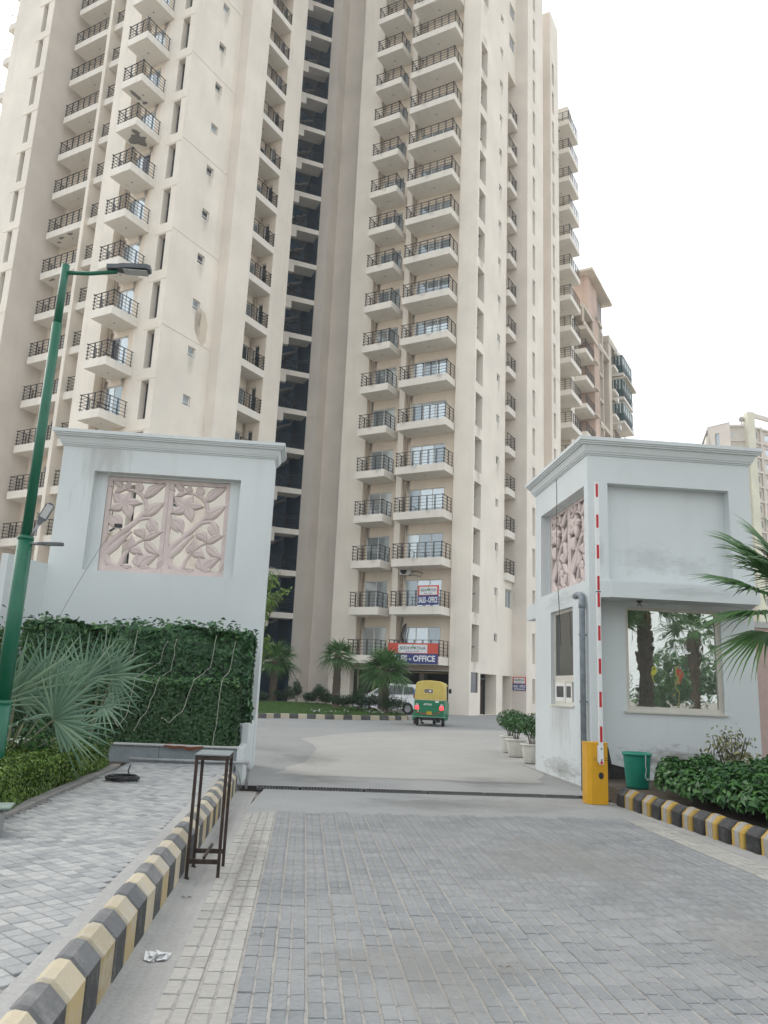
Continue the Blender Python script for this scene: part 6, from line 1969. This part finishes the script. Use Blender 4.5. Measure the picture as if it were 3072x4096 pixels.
def plate(mb, ring, y0, y1):
    n = len(ring)
    mb.add([(x, y0, z) for x, z in ring]+[(x, y1, z) for x, z in ring], [tuple(range(n))] + [(i, i+n, (i+1) % n+n, (i+1) % n) for i in range(n)])
mb = MB(); plate(mb, rrect(-.25, .17, 1.28, 1.50, .06), -.012, .02); wf = mb.build('rear_window', AYELB, can)
mb = MB(); plate(mb, rrect(-.22, .14, 1.31, 1.475, .04), -.016, -.011); mb.build('pane', glassmat('vinyl_window', (.20, .16, .16), .25, .5), wf)
mb = MB(); mb.box(-.02, .055, -.019, -.0165, 1.365, 1.43); mb.build('sticker', SWHITE, wf)
# lamps
for s in (-1, 1):
    mb = MB(); plate(mb, [(s*.50-.075, .66), (s*.50+.075, .66), (s*.50+.07, .80), (s*.50-.07, .80)], -.05, 0); lm_ = mb.build('tail_lamp', TLRED, au)
    mb = MB(); plate(mb, [(s*.50-.065, .801), (s*.50+.065, .801), (s*.50+.045, .90), (s*.50-.045, .90)], -.045, 0); mb.build('reverse_lens', LENSW, lm_)
link('lettering', text_mesh('ATUL', .36, .075, SWHITE, .006, .03), au, (-.06, -.040, .865))
mb = MB(); mb.box(-.10, .10, -.052, -.041, .47, .585); pl_ = mb.build('number_plate', simple('yellow_plate', (.62, .38, .02), .5), au)
mb = MB()
for k in range(5): mb.box(-.07+k*.03, -.052+k*.03, -.0535, -.0522, .50, .555)
mb.build('plate_marks', simple('plate_ink', (.25, .14, .02), .6), pl_)
mb = MB(); c_ = (-.43, .60); plate(mb, [(c_[0], c_[1]-.06), (c_[0]+.055, c_[1]), (c_[0], c_[1]+.06), (c_[0]-.055, c_[1])], -.03, -.018); mb.build('diamond_sticker', simple('pale_green_sticker', (.45, .66, .55), .5), au)
mb = MB(); mb.box(.24, .38, -.03, -.018, .95, 1.01); mb.build('sticker', SWHITE, au)
mb = MB(); mb.bar((-.55, -.028, .545), (-.40, -.028, .535), .02, .025); mb.bar((-.36, -.045, .50), (.22, -.045, .47), .01, .028); mb.bar((.26, -.03, .50), (.48, -.03, .60), .02, .028); mb.build('red_stripe', simple('stripe_red', (.45, .05, .05), .5), au)
mb = MB(); mb.tube([(-.66, .02, .37), (-.60, -.07, .37), (.60, -.07, .37), (.66, .02, .37)], .026, 8); mb.build('bumper', simple('green_grey_bumper', (.10, .22, .16), .4), au)
mb = MB(); mb.box(-.30, .26, .05, .5, .24, .34); mb.box(.28, .42, .1, .5, .16, .34); mb.box(-.5, .5, .42, .55, .26, .34); mb.build('underbody', CHAS, au)
for (x, y) in ((-.535, .42), (.535, .42), (0, 2.2)):
    mb = MB(); mb.smooth = True
    mb.lathe([(.12, -.055), (.20, -.058), (.225, -.035), (.225, .035), (.20, .058), (.12, .055)], (0, 0, 0), 24, Matrix.Translation((x, y, .228)) @ Matrix.Rotation(math.pi/2, 4, 'Y'))
    wh = mb.build('wheel', TYRE, au)
    mb = MB(); mb.lathe([(0, -.03), (.12, -.05), (.125, .05), (0, .03)], (0, 0, 0), 16, Matrix.Translation((x, y, .228)) @ Matrix.Rotation(math.pi/2, 4, 'Y')); mb.build('rim', STEELG, wh)
for s in (-1, 1):      # mudguards
    mb = MB(); mb.smooth = True
    pts_ = [(math.cos(a)*.29, math.sin(a)*.29) for a in [k*math.pi/8 for k in range(0, 9)]]
    for (p, q) in zip(pts_, pts_[1:]):
        mb.quad((s*.60, .42+p[0], .25+p[1]), (s*.70, .42+p[0], .25+p[1]), (s*.70, .42+q[0], .25+q[1]), (s*.60, .42+q[0], .25+q[1]))
        mb.quad((s*.70, .42+p[0], .25+p[1]), (s*.70, .42+p[0]*.86, .25+p[1]*.86), (s*.70, .42+q[0]*.86, .25+q[1]*.86), (s*.70, .42+q[0], .25+q[1]))
    mb.build('mudguard', AGRN, au)
mb = MB()
for s in (-1, 1):
    mb.bar((s*.60, .9, 1.02), (s*.58, .95, 1.62), .04); mb.bar((s*.60, 1.72, .6), (s*.57, 1.9, 1.62), .035); mb.bar((s*.50, 2.3, 1.0), (s*.50, 1.95, 1.70), .04)
mb.bar((-.5, 1.95, 1.70), (.5, 1.95, 1.70), .04)
mb.build('hood_frame', CHAS, au)
mb = MB(); mb.quad((-.48, 2.30, 1.04), (.48, 2.30, 1.04), (.48, 1.96, 1.68), (-.48, 1.96, 1.68)); mb.build('windscreen', PANED, au)
mb = MB(); mb.box(-.58, .58, .55, .75, .5, 1.0); mb.box(-.58, .58, .75, 1.1, .5, .66); mb.box(-.4, .4, 1.45, 1.6, .5, .95); mb.build('seat', CHAS, au)
mb = MB(); mb.bar((.52, 1.95, 1.40), (.68, 1.9, 1.42), .025); mb.box(.62, .73, 1.86, 1.90, 1.32, 1.52, None, .02); mb.build('mirror', CHAS, au)
mb = MB(); mb.box(.63, .655, .95, 1.75, .62, .95); mb.build('side_panel', AGRN, au)

# ------------------------------------------------------------------ person standing at the far side of the auto
SKIN = simple('skin', (.23, .12, .075), .6); SHIRT = simple('blue_shirt', (.10, .17, .34), .8); TROU = simple('dark_trousers', (.022, .023, .028), .85); HAIR = simple('black_hair', (.012, .011, .01), .7)
def skinned(name, joints, edges, m, parent, sub=1):
    me = bpy.data.meshes.new(name)
    me.from_pydata([j[0] for j in joints], edges, [])
    o = link(name, me, parent)
    md = o.modifiers.new('skin', 'SKIN'); md.use_smooth_shade = True
    lay = me.skin_vertices[0].data
    for i, j in enumerate(joints):
        lay[i].radius = (j[1], j[2] if len(j) > 2 else j[1]); lay[i].use_root = (i == 0)
    s = o.modifiers.new('sub', 'SUBSURF'); s.levels = sub; s.render_levels = sub
    me.materials.append(m)
    return o
pr = thing('person', 'person in a blue shirt and dark trousers standing half hidden by the auto rickshaw', 'person', (4.92, 34.5, gz(34.5)), .3)
J = [((0, 0, .93), .13, .10), ((0, 0, 1.15), .14, .10), ((0, 0, 1.38), .16, .10), ((0, 0, 1.50), .06, .06), ((0, -.02, 1.60), .085, .095), ((0, -.01, 1.70), .075, .085),
     ((.19, 0, 1.40), .055), ((.24, -.02, 1.14), .045), ((.22, -.12, .92), .032), ((-.19, 0, 1.40), .055), ((-.25, 0, 1.13), .045), ((-.22, -.16, .98), .032),
     ((.10, 0, .86), .085), ((.13, -.02, .48), .058), ((.15, .02, .09), .042), ((.16, -.14, .04), .035), ((-.10, 0, .86), .085), ((-.13, .03, .48), .058), ((-.16, .10, .09), .042), ((-.17, -.05, .04), .035),
     ((.21, -.17, .86), .022), ((-.20, -.23, .98), .022)]
E_ = [(0, 1), (1, 2), (2, 3), (3, 4), (4, 5), (2, 6), (6, 7), (7, 8), (2, 9), (9, 10), (10, 11), (0, 12), (12, 13), (13, 14), (14, 15), (0, 16), (16, 17), (17, 18), (18, 19), (8, 20), (11, 21)]
skinned('body', J, E_, SKIN, pr)
JS = [((0, 0, .95), .15, .115), ((0, 0, 1.15), .155, .115), ((0, 0, 1.38), .175, .115), ((.19, 0, 1.40), .075), ((.23, -.01, 1.18), .07), ((-.19, 0, 1.40), .075), ((-.24, 0, 1.18), .07), ((0, 0, .84), .16, .12)]
skinned('shirt', JS, [(0, 1), (1, 2), (2, 3), (3, 4), (2, 5), (5, 6), (0, 7)], SHIRT, pr)
JT = [((0, 0, .92), .14, .11), ((.10, 0, .84), .105), ((.13, -.02, .48), .08), ((.15, .02, .10), .068), ((-.10, 0, .84), .105), ((-.13, .03, .48), .08), ((-.16, .10, .10), .068)]
skinned('trousers', JT, [(0, 1), (1, 2), (2, 3), (0, 4), (4, 5), (5, 6)], TROU, pr)
skinned('shoe', [((.15, .05, .05), .055), ((.17, -.16, .04), .045)], [(0, 1)], CHAS, pr); skinned('shoe', [((-.16, .13, .05), .055), ((-.18, -.08, .04), .045)], [(0, 1)], CHAS, pr)
skinned('hair', [((0, .01, 1.66), .095, .10), ((0, .0, 1.73), .075, .08)], [(0, 1)], HAIR, pr)

# ------------------------------------------------------------------ cars
def car(label, loc, rz, paint, Lc=4.4, H=1.68):
    t = thing('parked_car', label, 'car', loc, rz)
    def hw(z): return .85 if z < .9 else .85-.20*((z-.9)/(H-.9))**1.2
    prof = [(-2.15, .42), (-2.18, .75), (-2.12, 1.02), (-2.02, 1.12), (-1.92, 1.45), (-1.72, 1.60), (-1.2, 1.67), (-.2, 1.68), (.35, 1.58), (1.05, 1.12), (1.25, 1.05), (1.85, .95), (2.12, .80), (2.18, .55), (2.14, .30)]
    def arch(cy_): return [(cy_+.36*math.cos(a), .30+.36*math.sin(a)) for a in [k*math.pi/7 for k in range(8)]]
    low = arch(1.38) + [(.6, .24), (-.6, .24)] + arch(-1.36)
    ring = prof + low
    mb = MB()
    n = len(ring)
    Lft = [(-hw(z), y, z) for y, z in ring]; Rgt = [(hw(z), y, z) for y, z in ring]
    mb.add(Lft, [tuple(range(n-1, -1, -1))]); mb.add(Rgt, [tuple(range(n))])
    mb.smooth = True
    for i in range(n):
        j = (i+1) % n
        mb.add([Lft[i], Lft[j], Rgt[j], Rgt[i]], [(0, 1, 2, 3)])
    body = mb.build('body', paint, t)
    WG = glassmat('car_glass', (.015, .02, .025), .05, .8)
    for s in (-1, 1):
        for pts_ in ([(-1.80, 1.14), (-1.05, 1.10), (-1.05, 1.52), (-1.62, 1.50)], [(-.98, 1.09), (-.10, 1.06), (-.10, 1.56), (-.98, 1.54)], [(-.03, 1.06), (1.0, 1.08), (.42, 1.48), (-.03, 1.56)]):
            mb = MB(); q = [(s*(hw(z)+.006), y, z) for y, z in pts_]
            mb.add(q, [(0, 1, 2, 3) if s > 0 else (3, 2, 1, 0)]); mb.build('side_window', WG, t)
        mb = MB(); mb.box(s*.86-.03, s*.86+.03, -2.13, -1.86, .86, 1.06, None, .03); mb.build('tail_lamp', simple('car_tail_red', (.35, .01, .015), .3), t)
        mb = MB(); mb.box(s*.70-.14, s*.70+.14, 1.85, 2.10, .70, .86, None, .04); mb.build('headlamp', LENSW, t)
        mb = MB(); mb.box(s*.98-.09, s*.98+.09, .80, .90, 1.02, 1.15, None, .03); mb.build('mirror', paint, t)
        for hy in (-.75, .2): MB().box(s*.862-.012, s*.862+.012, hy, hy+.18, .93, .96).build('door_handle', paint, body)
        for cy_ in (1.38, -1.36):
            mb = MB(); mb.smooth = True; mb.lathe([(.20, -.09), (.29, -.10), (.315, -.07), (.315, .07), (.29, .10), (.20, .09)], (0, 0, 0), 24, Matrix.Translation((s*.74, cy_, .315)) @ Matrix.Rotation(math.pi/2, 4, 'Y')); w_ = mb.build('wheel', TYRE, t)
            mb = MB(); mb.lathe([(0, -.06), (.20, -.085), (.205, .085), (0, .06)], (0, 0, 0), 16, Matrix.Translation((s*.74, cy_, .315)) @ Matrix.Rotation(math.pi/2, 4, 'Y')); mb.build('rim', STEELG, w_)
    mb = MB(); mb.add([(-.62, -2.02+.004, 1.14), (.62, -2.02+.004, 1.14), (.56, -1.93, 1.46), (-.56, -1.93, 1.46)], [(0, 1, 2, 3)]); mb.build('rear_window', WG, t)
    mb = MB(); mb.add([(-.66, 1.03, 1.145), (.66, 1.03, 1.145), (.58, .40, 1.565), (-.58, .40, 1.565)], [(0, 1, 2, 3)]); mb.build('windscreen', WG, t)
    return t
CARW = simple('white_car_paint', (.82, .83, .84), .25, var=.02, spec=.6)
car('white people carrier parked behind the stout palm', (5.1, 46.2, .16), .97191, CARW)
car('small red car in the shade under the tower', in_tower(-7.6, 3.6, .14), TA + math.pi, simple('red_car_paint', (.28, .03, .03), .35), 3.6)

# ------------------------------------------------------------------ what the guard house window mirrors
palm('palm_tree', 'rough-trunked palm mirrored in the left of the guard house window', (8.25, 9.1, .1), 3.7, .17, .14, 10, .95, 15, .5)
palm('palm_tree', 'palm mirrored in the right of the guard house window', (12.3, 3.6, -.05), 3.6, .18, .15, 9, 1.0, 16, .5)
bw = thing('low_white_wall', 'low white boundary wall mirrored in the guard house window', 'wall', (16, 0.5, -.09)); MB().box(-7.5, 14, 0, .2, 0, 1.0).build('wall', WHITEW, bw); MB().box(-7.55, 14.05, -.04, .24, 1.0, 1.1).build('coping', WHITEW, bw)
for i, (x, y, c, lab) in enumerate(((9.35, 6.8, (.62, .62, .05), 'yellow pennant on a bamboo pole mirrored in the window'), (10.5, 6.0, (.62, .07, .05), 'red pennant on a bamboo pole mirrored in the window'))):
    t = thing('flag_pole', lab, 'flag', (x, y, -.09), 0, 'pennant poles')
    mb = MB(); mb.tube([(0, 0, 0), (.08, 0, 2.6)], .02, 6); mb.build('pole', CAN, t)
    mb = MB(); mb.add([(.08, 0, 2.6), (.20, .02, 2.42), (.10, .0, 2.1), (.07, 0, 2.15)], [(0, 1, 2, 3)]); mb.build('pennant', simple('pennant_cloth', c, .8), t)
for i in range(9):
    x = 4+i*3.6; y = -12-rng.uniform(0, 6)
    t = thing('roadside_tree', 'leafy roadside tree mirrored in the guard house window', 'tree', (x, y, -.09), 0, 'roadside trees beyond the white wall')
    mb = MB(); mb.tube([(0, 0, 0), (.1, 0, 1.6), (0, .1, 2.6)], [.16, .12, .06], 8); mb.build('trunk', BARK, t)
    r_ = np.random.default_rng(200+i); n = 1300
    lob = r_.normal(0, .7, (9, 3)); d = r_.normal(0, 1, (n, 3)); d /= np.linalg.norm(d, axis=1, keepdims=True)
    P = lob[r_.integers(0, 9, n)]+d*r_.uniform(.4, .9, n)[:, None]; P = P*np.array([1.2, 1.2, .8])+np.array([0, 0, 2.2+rng.uniform(0, .9)])
    V, Q = leaf_arrays(P, d, .28, .55, .2, .9, .12, 210+i)
    tag(link('crown', np_mesh('crown', V, Q, LEAF_MID), t), kind='stuff')

# ------------------------------------------------------------------ hazy air
hz = MB().box(-70, 140, -40, 190, -1.2, 70).build('haze', None)
hm = bpy.data.materials.new('haze'); hm.use_nodes = True
hn = hm.node_tree.nodes; hn.clear()
ho = hn.new('ShaderNodeOutputMaterial'); hv = hn.new('ShaderNodeVolumePrincipled')
hv.inputs['Color'].default_value = (.94, .97, 1.0, 1)
hv.inputs['Density'].default_value = .0008
hv.inputs['Anisotropy'].default_value = .3
hm.node_tree.links.new(hv.outputs[0], ho.inputs['Volume'])
hz.data.materials.clear(); hz.data.materials.append(hm)
tag(hz, 'thin white haze filling the air', 'haze', kind='stuff')
